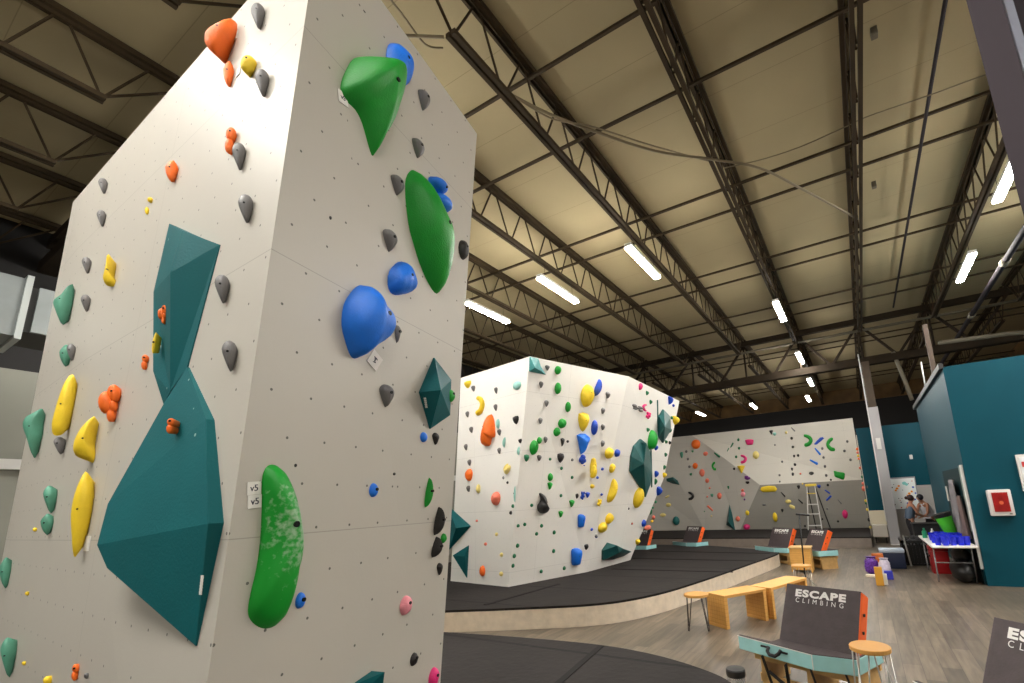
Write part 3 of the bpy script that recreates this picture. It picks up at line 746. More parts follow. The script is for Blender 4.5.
def shape(face, z, color, pts, desc, label=None, **k):
    z = Z[z]; P = [(z[0]+pts[i]/z[2], z[1]+pts[i+1]/z[2]) for i in range(0, len(pts), 2)]
    bb = (min(p[0] for p in P), min(p[1] for p in P), max(p[0] for p in P), max(p[1] for p in P))
    return place(face, 'poly', color, bb, outline=P, desc=desc, label=label, **k)

# --- near block, left face
tholds(FL, '''
d drop grey 58 10 100 82
d drop grey 70 197 112 275
d drop grey 5 405 45 485
d drop grey 22 553 67 635
a drop grey 262 475 287 517
a drop grey 258 560 283 605
b drop grey 610 155 655 238
b drop grey 630 343 677 432
b drop grey 233 105 260 153
b drop grey 230 212 258 262
b drop grey 190 352 215 402
b drop grey 153 617 187 668
d blob yellow 30 162 76 207
a pair orange 598 340 632 410
a chip orange 441 428 476 486
a chip orange 595 163 625 232
b chip sage 170 355 203 418
b lump orange 280 468 343 576
b pair orange 401 383 424 427
c drop sage 122 128 160 207
c chip sage 115 207 150 268
c chip sage 0 330 30 418
c drop sage 3 555 45 668
c pair orange 200 630 223 678
c bolt yellow 92 246 104 258
c bolt yellow 70 426 82 438
c bolt yellow 61 622 73 634
c blob yellow 122 664 146 690
a bolt yellow 393 526 408 540
a bolt yellow 386 552 398 572
c bolt grey 236 655 250 672
''')
tshape(FL, 'a', 'orange', [547, 100, 580, 78, 628, 57, 630, 92, 606, 122, 580, 145, 555, 128], 'sloping')
tshape(FL, 'b', 'sage', [207, 182, 204, 240, 180, 299, 158, 258, 155, 232, 185, 208], 'flake-shaped')
tshape(FL, 'b', 'yellow', [309, 97, 315, 110, 317, 140, 320, 162, 334, 176, 331, 186, 318, 190, 304, 186, 295, 172, 300, 150, 306, 120], 'hooked')
tshape(FL, 'b', 'sage', [122, 538, 119, 580, 122, 610, 108, 655, 97, 678, 80, 625, 68, 588, 75, 562, 98, 547], 'twisted')
tshape(FL, 'b', 'yellow', [210, 441, 214, 470, 207, 525, 185, 600, 165, 614, 150, 608, 149, 580, 170, 505, 192, 450], 'long curved')
tshape(FL, 'p', 'yellow', [95, 416.6, 94, 432, 93.5, 445, 97.5, 456, 95, 463, 88, 461, 75, 455, 74.5, 444, 80, 431, 88, 421], 'banana-shaped')
tshape(FL, 'c', 'yellow', [240, 88, 258, 125, 258, 180, 245, 250, 211, 330, 204, 285, 201, 210, 213, 145], 'long curved')
tholds(FL, 'b lump orange 449 242 476 295\nb sliver yellow 432 320 446 380', .06)
tholds(FL, 'b pair orange 472 564 499 609', .07)
# --- near block, right face
shape(FR, 'd', 'green', [357, 160, 400, 168, 452, 185, 490, 213, 505, 245, 503, 300, 482, 360, 470, 388, 445, 415, 427, 445, 412, 415, 390, 350, 365, 305, 328, 268, 313, 232, 328, 192], 'tapered', 'big bright green tapered hold high on near block pointing down', prot=.34, prof=.8, apex=(-.02, .2))
shape(FR, 'd', 'blue', [450, 122, 475, 124, 500, 150, 520, 185, 525, 215, 512, 246, 492, 240, 455, 200, 443, 160], 'smooth', 'blue hold tucked behind the big green hold near the top', prot=.35, lump=.06)
shape(FR, 'p', 'green', [411, 169.7, 418, 173, 427, 188, 440, 213, 452, 237, 455, 262, 451, 285, 443, 294, 434, 284, 423, 263, 414.5, 240, 409, 222, 405, 195, 405, 177], 'long', 'long green leaf-shaped hold with screws along near block edge', prot=.3, prof=.75)
shape(FR, 'e', 'blue', [485, 118, 510, 130, 535, 178, 532, 208, 500, 214, 465, 208, 448, 180, 452, 140], 'rounded', 'rounded blue hold above the largest blue hold', prot=.5, lump=.08)
shape(FR, 'e', 'blue', [375, 185, 402, 195, 428, 238, 465, 275, 474, 318, 455, 350, 410, 372, 375, 395, 352, 388, 333, 348, 317, 295, 322, 240, 345, 205], 'bulging', 'largest bulging blue hold in the middle of near block', prot=.5, prof=.55, lump=.04, apex=(-.1, 0))
holds(FR, '''
d pair blue 564 502 634 607 20
d drop grey 535 254 571 316
d drop grey 517 392 555 451
d drop grey 457 496 498 557
e drop grey 434 25 478 91
e blob black 650 57 681 114
e drop grey 468 299 488 351
e drop grey 424 467 469 534
e drop black 575 605 597 641
e oval blue 541 603 563 633
f oval blue 391 121 418 161
f oval blue 183 427 214 475
f blob pink 477 437 514 494
f blob magenta 558 638 590 700
f blob black 506 597 530 637
f sliver green 547 105 573 191
f sliver black 572 187 606 269
f sliver black 566 271 599 331
f drop black 581 345 600 381
f blob green 592 262 611 291
e blob green 608 480 642 521
d bolt black 378 27 387 38
d bolt black 282 614 291 626
f bolt black 180 66 190 77
f bolt black 458 91 467 100
''')
shape(FR, 'f', 'green', [125, 68, 152, 80, 175, 125, 193, 195, 207, 270, 209, 330, 200, 380, 188, 415, 178, 480, 160, 515, 125, 532, 90, 530, 60, 512, 50, 485, 58, 435, 75, 370, 87, 290, 90, 200, 88, 115, 100, 78], 'bean-shaped', 'largest green bean-shaped hold with chalk marks, low on near block', material=chalk_green(), prot=.2, prof=.6, apex=(.12, .05))
# --- faceted volumes
def volume(face, z, pts, faces, label, m=TEALV, cat='wall volume', snap=(), mark=None):
    """pts: (x, y, height off the wall in metres); outer loop must come first (len = loop)"""
    z = Z[z]; loop = faces[0]; tops = []
    for x, y, h in pts:
        p, n = face.hit(z[0]+x/z[2], z[1]+y/z[2], h); tops.append(p)
    for i, a_, b_, c_ in snap:      # slide a corner along its sight line into the plane of three others
        q = (tops[b_]-tops[a_]).cross(tops[c_]-tops[a_]); d = ray(z[0]+pts[i][0]/z[2], z[1]+pts[i][1]/z[2])
        tops[i] = EYE+d*((tops[a_]-EYE).dot(q)/d.dot(q))
    w0 = face.hit(z[0]+pts[0][0]/z[2], z[1]+pts[0][1]/z[2], 0)[0]
    base = []
    for i in loop:
        p = tops[i]; base.append(p-n*((p-w0).dot(n)+.003))
    mb = MB(); N = len(tops); mb.v = tops+base; L = len(loop)
    mb.f = [tuple(f) for f in faces[1:]]
    for k in range(L): mb.f.append((loop[k], loop[(k+1) % L], N+(k+1) % L, N+k))
    mb.f.append(tuple(range(N, N+L)))
    o = mb.obj('wall_volume', m); tag(o, label, cat)
    if mark:        # tiny white maker's mark running up a facet
        a_, b_, c_, marks = mark; q = (tops[b_]-tops[a_]).cross(tops[c_]-tops[a_]).normalized()
        if q.dot(EYE-tops[a_]) < 0: q = -q
        mk = MB()
        for x, y in marks:
            d = ray(z[0]+x/z[2], z[1]+y/z[2]); p = EYE+d*((tops[a_]-EYE).dot(q)/d.dot(q)); U, W = fr(q)
            mk.add([p+U*a1*.008+W*b1*.006+q*c1*.002 for c1 in (0, 1) for a1, b1 in ((-1, -1), (1, -1), (1, 1), (-1, 1))], [(3, 2, 1, 0), (4, 5, 6, 7), (0, 1, 5, 4), (1, 2, 6, 5), (2, 3, 7, 6), (3, 0, 4, 7)])
        mk.obj('maker_mark', TAG, o)
    return o, n
# upper teal volume: outline P0..P5, ridge R0 R1 R2
volume(FL, 'b', [(482, 10, .03), (520, 30, .10), (625, 70, .005), (533, 418, .005), (466, 525, .01), (436, 430, .03), (437, 205, .04), (485, 150, .11), (484, 490, .02)],
       [[0, 1, 2, 3, 4, 5, 6], (0, 1, 7, 6), (6, 7, 8, 5), (5, 8, 4), (1, 2, 7), (2, 3, 8, 7), (3, 4, 8)], 'tall dark teal faceted volume on near block, the upper one')
v2, n2 = volume(FL, 'p', [(187, 367, .01), (206, 419, .03), (208, 523.5, .05), (195.6, 646, .005), (107, 568, .08), (97, 545, .13), (107.7, 504, .13), (163.6, 404, .04)],
       [[0, 1, 2, 3, 4, 5, 6, 7], (0, 1, 7), (1, 6, 7), (1, 2, 5, 6), (2, 3, 4, 5)], 'large teal faceted volume on near block, the lower one', snap=((4, 2, 3, 5), (6, 1, 2, 5)), mark=(2, 3, 5, [(202.5-.35*k, 577+3.2*k) for k in range(6)]))
volume(FR, 'e', [(582, 392, .01), (630, 455, .01), (627, 555, .01), (571, 594, .01), (541, 490, .01), (600, 484, .16)],
       [[0, 1, 2, 3, 4], (0, 1, 5), (1, 2, 5), (2, 3, 5), (3, 4, 5), (4, 0, 5)], 'dark teal pyramid volume at the right edge of near block', mark=(3, 4, 5, [(555+k, 508+6*k) for k in range(5)]))
volume(FR, 'p', [(352, 700, .01), (358, 683, .02), (384.7, 672, .08), (381, 700, .02)], [[0, 1, 2, 3], (0, 1, 2), (0, 2, 3)], 'tip of a teal volume at the bottom of near block')
volume(GL, 'h', [(24, 232, .02), (138, 334, .02), (22, 462, .02), (60, 345, .16)], [[0, 1, 2], (0, 1, 3), (1, 2, 3), (2, 0, 3)], 'teal triangular volume pointing right, beside near block edge')
volume(GL, 'h', [(127, 440, .02), (118, 616, .02), (42, 494, .02), (108, 500, .1)], [[0, 1, 2], (0, 1, 3), (1, 2, 3), (2, 0, 3)], 'teal triangular volume pointing left, below its twin')
volume(GR, 'i', [(57, 38, .02), (105, 48, .02), (118, 92, .05), (148, 140, .02), (54, 122, .02), (85, 100, .14)], [[0, 1, 2, 3, 4], (0, 1, 5), (1, 2, 5), (2, 3, 5), (3, 4, 5), (4, 0, 5)], 'teal volume wrapping the top corner of middle block', mat('teal_volume_pale', (48, 132, 132), .45, noise=.15, nscale=8))
DV = mat('teal_volume_dark', (26, 84, 84), .4, noise=.15, nscale=6)
volume(GO, 'k', [(315, 472, .05), (350, 500, .25), (378, 560, .05), (388, 700, .05), (380, 780, .05), (347, 868, .05), (312, 800, .05), (243, 690, .05), (250, 590, .05), (270, 520, .05), (335, 640, .3)],
       [[0, 1, 2, 3, 4, 5, 6, 7, 8, 9], (0, 1, 10), (1, 2, 10), (2, 3, 10), (3, 4, 10), (4, 5, 10), (5, 6, 10), (6, 7, 10), (7, 8, 10), (8, 9, 10), (9, 0, 10)], 'large dark teal hexagonal volume on middle block overhang', DV)
volume(GO, 'k', [(470, 270, .05), (515, 318, .05), (520, 410, .05), (468, 498, .05), (440, 455, .05), (440, 320, .05), (478, 390, .3)],
       [[0, 1, 2, 3, 4, 5], (0, 1, 6), (1, 2, 6), (2, 3, 6), (3, 4, 6), (4, 5, 6), (5, 0, 6)], 'dark teal hexagonal volume near the overhang top right', DV)
volume(GO, 'l', [(125, 585, .05), (220, 550, .3), (262, 572, .3), (318, 592, .05), (265, 622, .05), (195, 645, .05), (125, 650, .05), (232, 600, .32)],
       [[0, 1, 2, 3, 4, 5, 6], (0, 1, 7), (1, 2, 7), (2, 3, 7), (3, 4, 7), (4, 5, 7), (5, 6, 7), (6, 0, 7)], 'teal shelf volume low on middle block overhang', DV)
volume(FW, 'q', [(152, 370, .05), (180, 470, .05), (210, 635, .05), (118, 575, .05), (140, 545, .3)], [[0, 1, 2, 3], (0, 1, 4), (1, 2, 4), (2, 3, 4), (3, 0, 4)], 'tall dark teal spike volume low on far wall', DV)
volume(FW, 'n', [(185, 40, .05), (260, 25, .05), (310, 60, .05), (335, 112, .05), (250, 95, .05), (190, 70, .05), (270, 60, .25)], [[0, 1, 2, 3, 4, 5], (0, 1, 6), (1, 2, 6), (2, 3, 6), (3, 4, 6), (4, 5, 6), (5, 0, 6)], 'dark teal leaf-shaped volume on the left of far wall', DV)

# --- middle block
shape(GL, 'g', 'orange', [262, 365, 280, 400, 287, 470, 280, 495, 262, 500, 252, 535, 235, 548, 200, 545, 200, 510, 212, 460, 232, 410, 245, 372], 'large forked', 'large orange forked hold on middle block left face', prot=.4)
holds(GL, '''
g chip yellow 108 172 150 218
g drop grey 148 202 172 238
g drop grey 278 212 300 250
g drop grey 275 308 298 348
g oval mint 385 176 434 228
g hornR yellow 172 262 226 374
g oval mint 288 392 312 448
g drop grey 295 450 320 488
g chip black 384 374 420 424
g drop grey 115 348 137 385
g drop grey 136 436 160 473
g drop grey 106 534 129 572
g drop grey 126 622 149 660
g drop grey 296 555 319 592
g sliver mint 325 495 345 556
g chip black 416 505 438 532
g sliver mint 408 548 426 600
g sliver pale 330 645 362 700
h blob orange 108 20 152 88
h drop grey 115 112 138 148
h oval pale 168 104 194 154
h blob coral 250 145 304 222
h sliver pale 320 0 360 52
h bolt grey 312 60 325 78
h bolt black 334 88 348 104
h sliver mint 374 112 386 205
h bolt dgreen 362 213 378 236
h bolt black 350 250 367 272
h bolt coral 166 297 180 312
h bolt coral 212 422 230 441
h oval orange 187 548 220 608
h blob pale 272 368 290 389
h blob pale 298 478 318 502
h blob pale 295 582 318 608
''')
holds(GR, '''
i drop grey 142 85 170 118
i drop grey 108 178 134 218
i drop grey 138 285 165 324
i drop grey 104 384 130 422
i drop grey 134 492 158 530
i drop grey 96 595 124 632
i blob green 197 90 236 140
i oval green 197 184 236 252
i oval green 257 294 291 354
i blob green 216 390 266 446
i blob green 190 440 232 492
i oval green 96 494 126 534
i blob green 54 512 106 598
i chip dgreen 22 594 54 636
i sliver royal 420 165 468 264
i blob yellow 345 195 424 325
i chip yellow 330 354 396 466
i oval royal 404 398 444 484
i tri blue 322 474 400 596
i lump royal 335 594 378 650
i tri black 230 500 256 550
i chip black 212 586 252 642
i bolt black 264 512 280 528
i bolt dgreen 164 612 180 630
i bolt grey 290 616 306 634
i bolt dgreen 228 664 244 682
i drop grey 487 236 512 274
i drop grey 462 328 486 364
i drop grey 460 422 484 456
i drop grey 460 514 484 550
i post yellow 398 612 438 710
i bolt royal 462 670 476 684
j oval yellow 440 0 476 72
j bolt dgreen 274 8 290 28
j bolt dgreen 332 58 348 77
j bolt royal 471 60 485 76
j oval green 206 44 236 88
j tri green 204 94 234 136
j bolt dgreen 271 157 287 177
j chip black 358 155 376 185
j star royal 384 143 410 190
j tri royal 410 148 438 180
j bolt yellow 440 105 464 128
j bolt dgreen 110 210 128 230
j tri green 322 190 354 232
j tri green 264 250 292 288
j slot blue 370 268 413 342
j bolt dgreen 72 314 90 335
j bolt dgreen 36 322 54 342
j bolt dgreen 164 321 182 343
j bolt dgreen 137 365 155 386
j bolt dgreen 233 356 251 380
j bolt royal 440 343 455 360
j bolt grey 463 380 479 397
j bolt dgreen 32 428 52 453
j bolt dgreen 230 458 248 482
j bolt dgreen 14 484 34 510
j bolt dgreen 8 538 26 562
j chip black 406 432 430 464
j slot blue 334 454 396 550
j bolt dgreen 162 570 180 592
j bolt dgreen 288 552 306 575
j bolt royal 400 0 412 6
''')
shape(GR, 'j', 'black', [158, 152, 185, 158, 188, 185, 205, 225, 217, 242, 200, 262, 170, 265, 150, 248, 148, 220, 168, 190], 'hooked', 'black hooked hold alone in the middle of middle block', prot=.5)
holds(GO, '''
k drop grey 76 150 106 195
k drop grey 42 260 70 300
k drop grey 42 372 70 412
k drop grey 40 484 68 524
k blob magenta 298 88 328 138
k chip dgreen 347 142 370 174
k chip dgreen 372 203 394 236
k bow grey 254 230 332 288
k hornL magenta 322 232 356 284
k star magenta 346 284 384 334
k chip dgreen 352 394 376 424
k oval green 360 408 430 545
k blob yellow 66 530 130 606
k blob royal 132 540 174 594
k blob yellow 98 640 142 690
k tri royal 498 178 538 238
k bolt royal 528 232 546 252
k chip yellow 528 312 580 374
k chip dgreen 506 395 526 430
k bolt dgreen 516 314 536 338
k chip royal 404 512 434 550
k chip dgreen 478 478 498 504
k chip black 504 484 522 510
k chip dgreen 474 564 496 594
k chip dgreen 466 652 484 682
k hornR magenta 305 545 328 585
k chip magenta 295 615 325 690
l post yellow 36 0 78 92
l blob yellow 165 0 206 54
l bolt yellow 36 130 64 160
l bolt royal 110 16 130 38
l bolt royal 78 76 96 96
l bolt royal 106 192 124 210
l star yellow 82 232 116 282
l blob yellow 138 328 198 402
l blob yellow 88 390 154 462
l bolt royal 38 430 55 450
l bolt royal 70 478 88 500
l chip royal 474 38 506 84
l chip dgreen 474 92 496 136
l chip royal 488 145 530 210
l chip yellow 530 50 560 88
l chip dgreen 536 0 556 30
l bolt dgreen 476 242 492 262
l bolt dgreen 456 282 472 300
l sliver dgreen 444 300 460 340
l bolt coral 458 342 480 368
l blob royal 386 372 420 422
l bolt yellow 448 374 468 394
l blob coral 404 410 452 446
l bolt grey 294 288 306 306
l bolt coral 316 392 328 408
l chip yellow 344 505 378 545
''')
shape(GO, 'l', 'yellow', [205, 92, 226, 120, 222, 165, 195, 225, 168, 258, 148, 250, 150, 215, 170, 160, 185, 110], 'long', prot=.35)
shape(GO, 'l', 'yellow', [385, 150, 406, 175, 404, 225, 378, 275, 350, 295, 328, 270, 328, 225, 345, 180], 'large bulging', prot=.35)
z = Z['k']
for (x, y, x2, y2, lab) in ((427, 205, 432, 420, 'thin dark green trim strip beside the upper hexagonal volume'), (383, 540, 388, 800, 'thin dark green trim strip beside the lower hexagonal volume')):
    a, n_ = GO.hit(z[0]+x/z[2], z[1]+y/z[2], .01); b, _ = GO.hit(z[0]+x2/z[2], z[1]+y2/z[2], .01)
    tag(MB().bar(a, b, .05, .02, n_).obj('trim_strip', DV), lab, 'trim strip')
# --- far wall
shape(FW, 's', 'green', [510, 8, 560, 18, 628, 30, 632, 62, 618, 102, 575, 92, 520, 70, 512, 35], 'large fan', prot=.3)
holds(FW, '''
m oval orange 470 164 574 274
m bolt grey 398 284 428 318
m chip sage 340 304 378 380
m chip dgreen 470 286 500 314
m bolt grey 418 370 446 404
m blob coral 606 302 660 352
m bolt grey 434 458 464 490
m blob orange 484 430 544 500
m blob coral 562 500 624 588
m bolt dgreen 450 545 482 576
m blob coral 628 606 674 660
m back dgreen 728 310 800 372
m hornL green 700 415 755 518
n sliver pale 170 228 222 262
n oval pale 180 318 242 362
n oval pale 112 434 182 476
n oval teal 258 470 338 572
n hornR black 434 190 504 288
n bolt coral 642 236 664 258
n chip sage 686 212 722 250
n slash coral 650 345 720 412 90
n blob coral 776 200 800 270
n bolt dgreen 612 406 628 420
n bolt pale 690 458 710 476
n bolt coral 20 466 60 506
n bolt coral 668 138 690 160
o bolt dgreen 232 244 258 276
o slot magenta 316 254 406 316
o slash dgreen 160 288 196 346
o slash dgreen 126 344 148 384
o bolt dgreen 240 334 266 364
o bolt dgreen 210 424 236 454
o oval pale 396 378 464 462
o hornR magenta 268 416 338 512
o tri yellow 232 528 316 614
o bolt black 188 550 214 578
o chip purple 308 652 372 683
o tri black 566 158 612 208
o chip mint 604 182 644 220
o back grey 800 128 842 174
o bolt black 794 230 820 260
o bolt black 806 320 832 350
o bolt black 820 416 842 446
o bolt grey 694 478 718 502
o bolt grey 666 618 692 644
o bolt grey 620 304 640 324
o chip black 796 552 822 588
o blob black 804 602 832 640
o bolt black 826 504 846 536
o bolt pale 736 168 762 200
q chip purple 308 60 352 100
q chip black 320 118 362 148
q chip dgreen 128 166 150 202
q blob coral 22 236 70 306
q bolt coral 272 196 306 230
q blob pink 268 228 320 282
q bolt purple 300 298 320 320
q blob coral 216 484 264 542
q blob magenta 298 568 370 630
q blob yellow 318 424 360 478
q bar yellow 474 166 654 232
q back black 692 230 740 284
q oval pale 738 310 802 352 
q bar pale 780 364 842 414 -15
q chip black 692 408 720 444
q oval yellow 606 446 658 546
q bolt grey 668 42 690 66
q bolt grey 670 110 692 132
q bolt grey 496 356 536 378
r hornR green 194 202 292 336
r hornL green 432 234 528 382
r slash royal 304 232 412 312 12
r back blue 312 344 376 424
r back blue 260 466 348 526 15
r bolt black 54 228 84 260
r bolt black 68 322 98 350
r bolt black 84 416 108 446
r bolt black 124 410 152 440
r bolt black 92 506 120 536
r blob grey 378 336 406 368
r bolt grey 392 430 418 460
r bolt grey 406 524 434 556
r bolt grey 418 618 448 650
r oval black 250 594 304 630
r bolt grey 640 262 668 292
r bolt grey 610 362 640 392
r bolt grey 674 454 704 486
r bolt coral 152 606 174 628
s bolt black 470 90 494 114
s bolt black 436 142 464 172
s chip black 124 160 158 200
s chip royal 336 156 376 192
s back royal 416 206 476 250
s slash royal 430 266 492 324
s back grey 554 306 598 360
s back black 140 306 188 356
s bolt black 198 576 222 600
s bolt grey 432 396 456 418
s blob magenta 600 418 662 512
s bolt black 544 528 570 552
s bolt black 474 612 496 634
s bolt black 696 612 724 634
s bolt black 382 506 402 526
s bolt yellow 176 136 192 154
''')
finish_labels()
# --- paper grade tags
def papertag(face, z, x0, y0, x1, y1, label, lines=None, tilt=0):
    z = Z[z]; P = [face.hit(z[0]+x/z[2], z[1]+y/z[2], .003) for x, y in ((x0, y0), (x1, y0), (x1, y1), (x0, y1))]
    n = P[0][1]; c = sum((p[0] for p in P), V())/4; U, W = fr(n)
    if U.dot(AR) < 0: U = -U
    w = (P[1][0]-P[0][0]).dot(U); h = (P[0][0]-P[3][0]).dot(W)
    a = math.radians(tilt); U, W = U*math.cos(a)+W*math.sin(a), W*math.cos(a)-U*math.sin(a)
    w = abs(w); h = abs(h)
    mb = MB(); M = frame(c, U, W, n); s0 = len(mb.v); mb.box((-w/2, -h/2, -.002), (w/2, h/2, .002)); mb.xf(M)
    o = mb.obj('grade_tag', TAG); tag(o, label, 'paper tag')
    for body, dy, sz in (lines or []):
        t = text_mesh('writing', body, INK, o, Matrix.Translation(-V(o.location)) @ frame(c+W*dy*h+n*.0025, U, W, n), sz*h, .004*h)
    return o
papertag(FR, 'f', 48, 117, 86, 154, 'upper white paper grade tag beside the largest green hold', [('v5', 0, .7)], 6)
papertag(FR, 'f', 50, 154, 88, 192, 'lower white paper grade tag beside the largest green hold', [('v5', 0, .7)], 6)
papertag(FR, 'd', 306, 262, 336, 296, 'white paper tag left of the high green tapered hold', [('v5', 0, .5)], 15)
papertag(FR, 'e', 394, 378, 430, 420, 'white paper tag under the largest blue hold', [('v4', 0, .5)], 60)
papertag(FL, 'c', 238, 270, 252, 312, 'small white tag below the lowest long yellow hold', None, 0)
papertag(FL, 'a', 625, 88, 632, 104, 'small white tag right of the orange sloping hold', None, 0)
papertag(FL, 'a', 632, 182, 640, 200, 'small white tag left of the yellow star hold', None, 0)
# ------------------------------------------------------------------ mats
def in_poly(): pass
def smooth_open(pts, m=5):
    out = []; L = len(pts)
    for i in range(L-1):
        p0, p1, p2, p3 = pts[max(i-1, 0)], pts[i], pts[i+1], pts[min(i+2, L-1)]
        for k in range(m):
            t = k/m
            out.append(tuple(.5*(2*p1[a]+(p2[a]-p0[a])*t+(2*p0[a]-5*p1[a]+4*p2[a]-p3[a])*t*t+(3*p1[a]-p0[a]-3*p2[a]+p3[a])*t**3) for a in (0, 1)))
    out.append(pts[-1]); return out
def matthing(poly, z, label, seams=(), sidemat=MATSIDE, group=None):
    cx = sum(p[0] for p in poly)/len(poly); cy = sum(p[1] for p in poly)/len(poly)
    t = thing('floor_mat', label, 'floor mat', (cx, cy, 0), group)
    MB().prism(poly, z-.035, z).obj('mat_top', MATTOP, t)
    ins = [(x+(cx-x)*.0015, y+(cy-y)*.0015) for x, y in poly]
    MB().prism(ins, 0, z-.035).obj('mat_skirt', sidemat, t)
    if seams:
        for a, b in seams: MB().bar(V(a)+V((0, 0, .002)), V(b)+V((0, 0, .002)), .07, .008).obj('seam_flap', mat('seam_dark', (26, 23, 23), .85, spec=.2), t)
    return t
front = smooth_open([(-9, 3.9), (-7, 4.4), (-5.16, 4.71), (-3.86, 4.88), (-2.89, 4.94), (-2.2, 4.85), (-1.6, 4.63), (-1.23, 4.37), (-.98, 3.9), (-.8, 3.0), (-.75, 1.5), (-.75, -3)])
matthing(front+[(-9, -3)], .3, 'dark grey floor mat around the near climbing block', [(zp(601, 646, .3), zp(545, 695, .3)), ((-7, -2, .3), (-7, 4.1, .3))])
edge = smooth_open([(-11.4, 3.9), (-8.6, 4.55), (-7.2, 5.05), (-5.97, 5.64), (-5.0, 6.12), (-3.93, 6.77), (-3.35, 7.7), (-2.98, 9.2), (-2.57, 11.6), (-2.25, 13.6), (-2.35, 14.3)])
matthing(edge+[(-5.1, 15.9), (-11.4, 16.2)], .33, 'large dark floor mat with beige curved skirt under the middle block', [(zp(485, 605, .33), zp(559, 584, .33)), (zp(633, 558.4, .33), zp(756, 561, .33)), (zp(612, 569, .33), zp(733, 572.2, .33)), (zp(650, 551, .33), zp(770, 553.5, .33))])
matthing([(-11.5, 18.4), (.05, 18.4), (.05, 22.95), (-11.5, 22.95)], .35, 'long floor mat with taupe front along the far wall', sidemat=mat('far_mat_side', (134, 122, 112), .6, noise=.08))

# ------------------------------------------------------------------ edge-on holds
for i, (px, py, w, h, c) in enumerate([(857.3, 449, 2.6, 2.8, 'orange'), (857.2, 452.5, 2.8, 2.4, 'coral'), (857.6, 455.8, 2.6, 2.3, 'yellow'), (858.5, 458.8, 2.2, 2.1, 'orange'), (859.8, 468, 2.6, 2.6, 'coral'),
        (861.3, 477, 1.8, 2.6, 'dgreen'), (862.9, 483.7, 2.4, 3, 'coral'), (862.8, 488.6, 3.4, 4.8, 'coral'), (865.6, 500.7, 2.4, 2.5, 'yellow'), (865.4, 503.3, 2, 2.2, 'dgreen'), (866.9, 509.6, 2, 2.4, 'yellow'), (868.3, 519.6, 2.2, 3.4, 'black'), (869.6, 527.3, 2, 2.4, 'pale')]):
    y = 20.75+(i % 5)*.42; z = yp(px, py, y).z; s = y/456*.9
    o = MB().ell((.1-.02, y, z), w*s*.62, w*s*.6, h*s*.55, 10, 7, .08).obj('climbing_hold', hmat(c), smooth=True)
    tag(o, 'small %s hold on the edge-on panel right of far wall, %s from the top' % (CN.get(c, c), ORD[i]), 'climbing hold', 'holds on the edge-on panel')

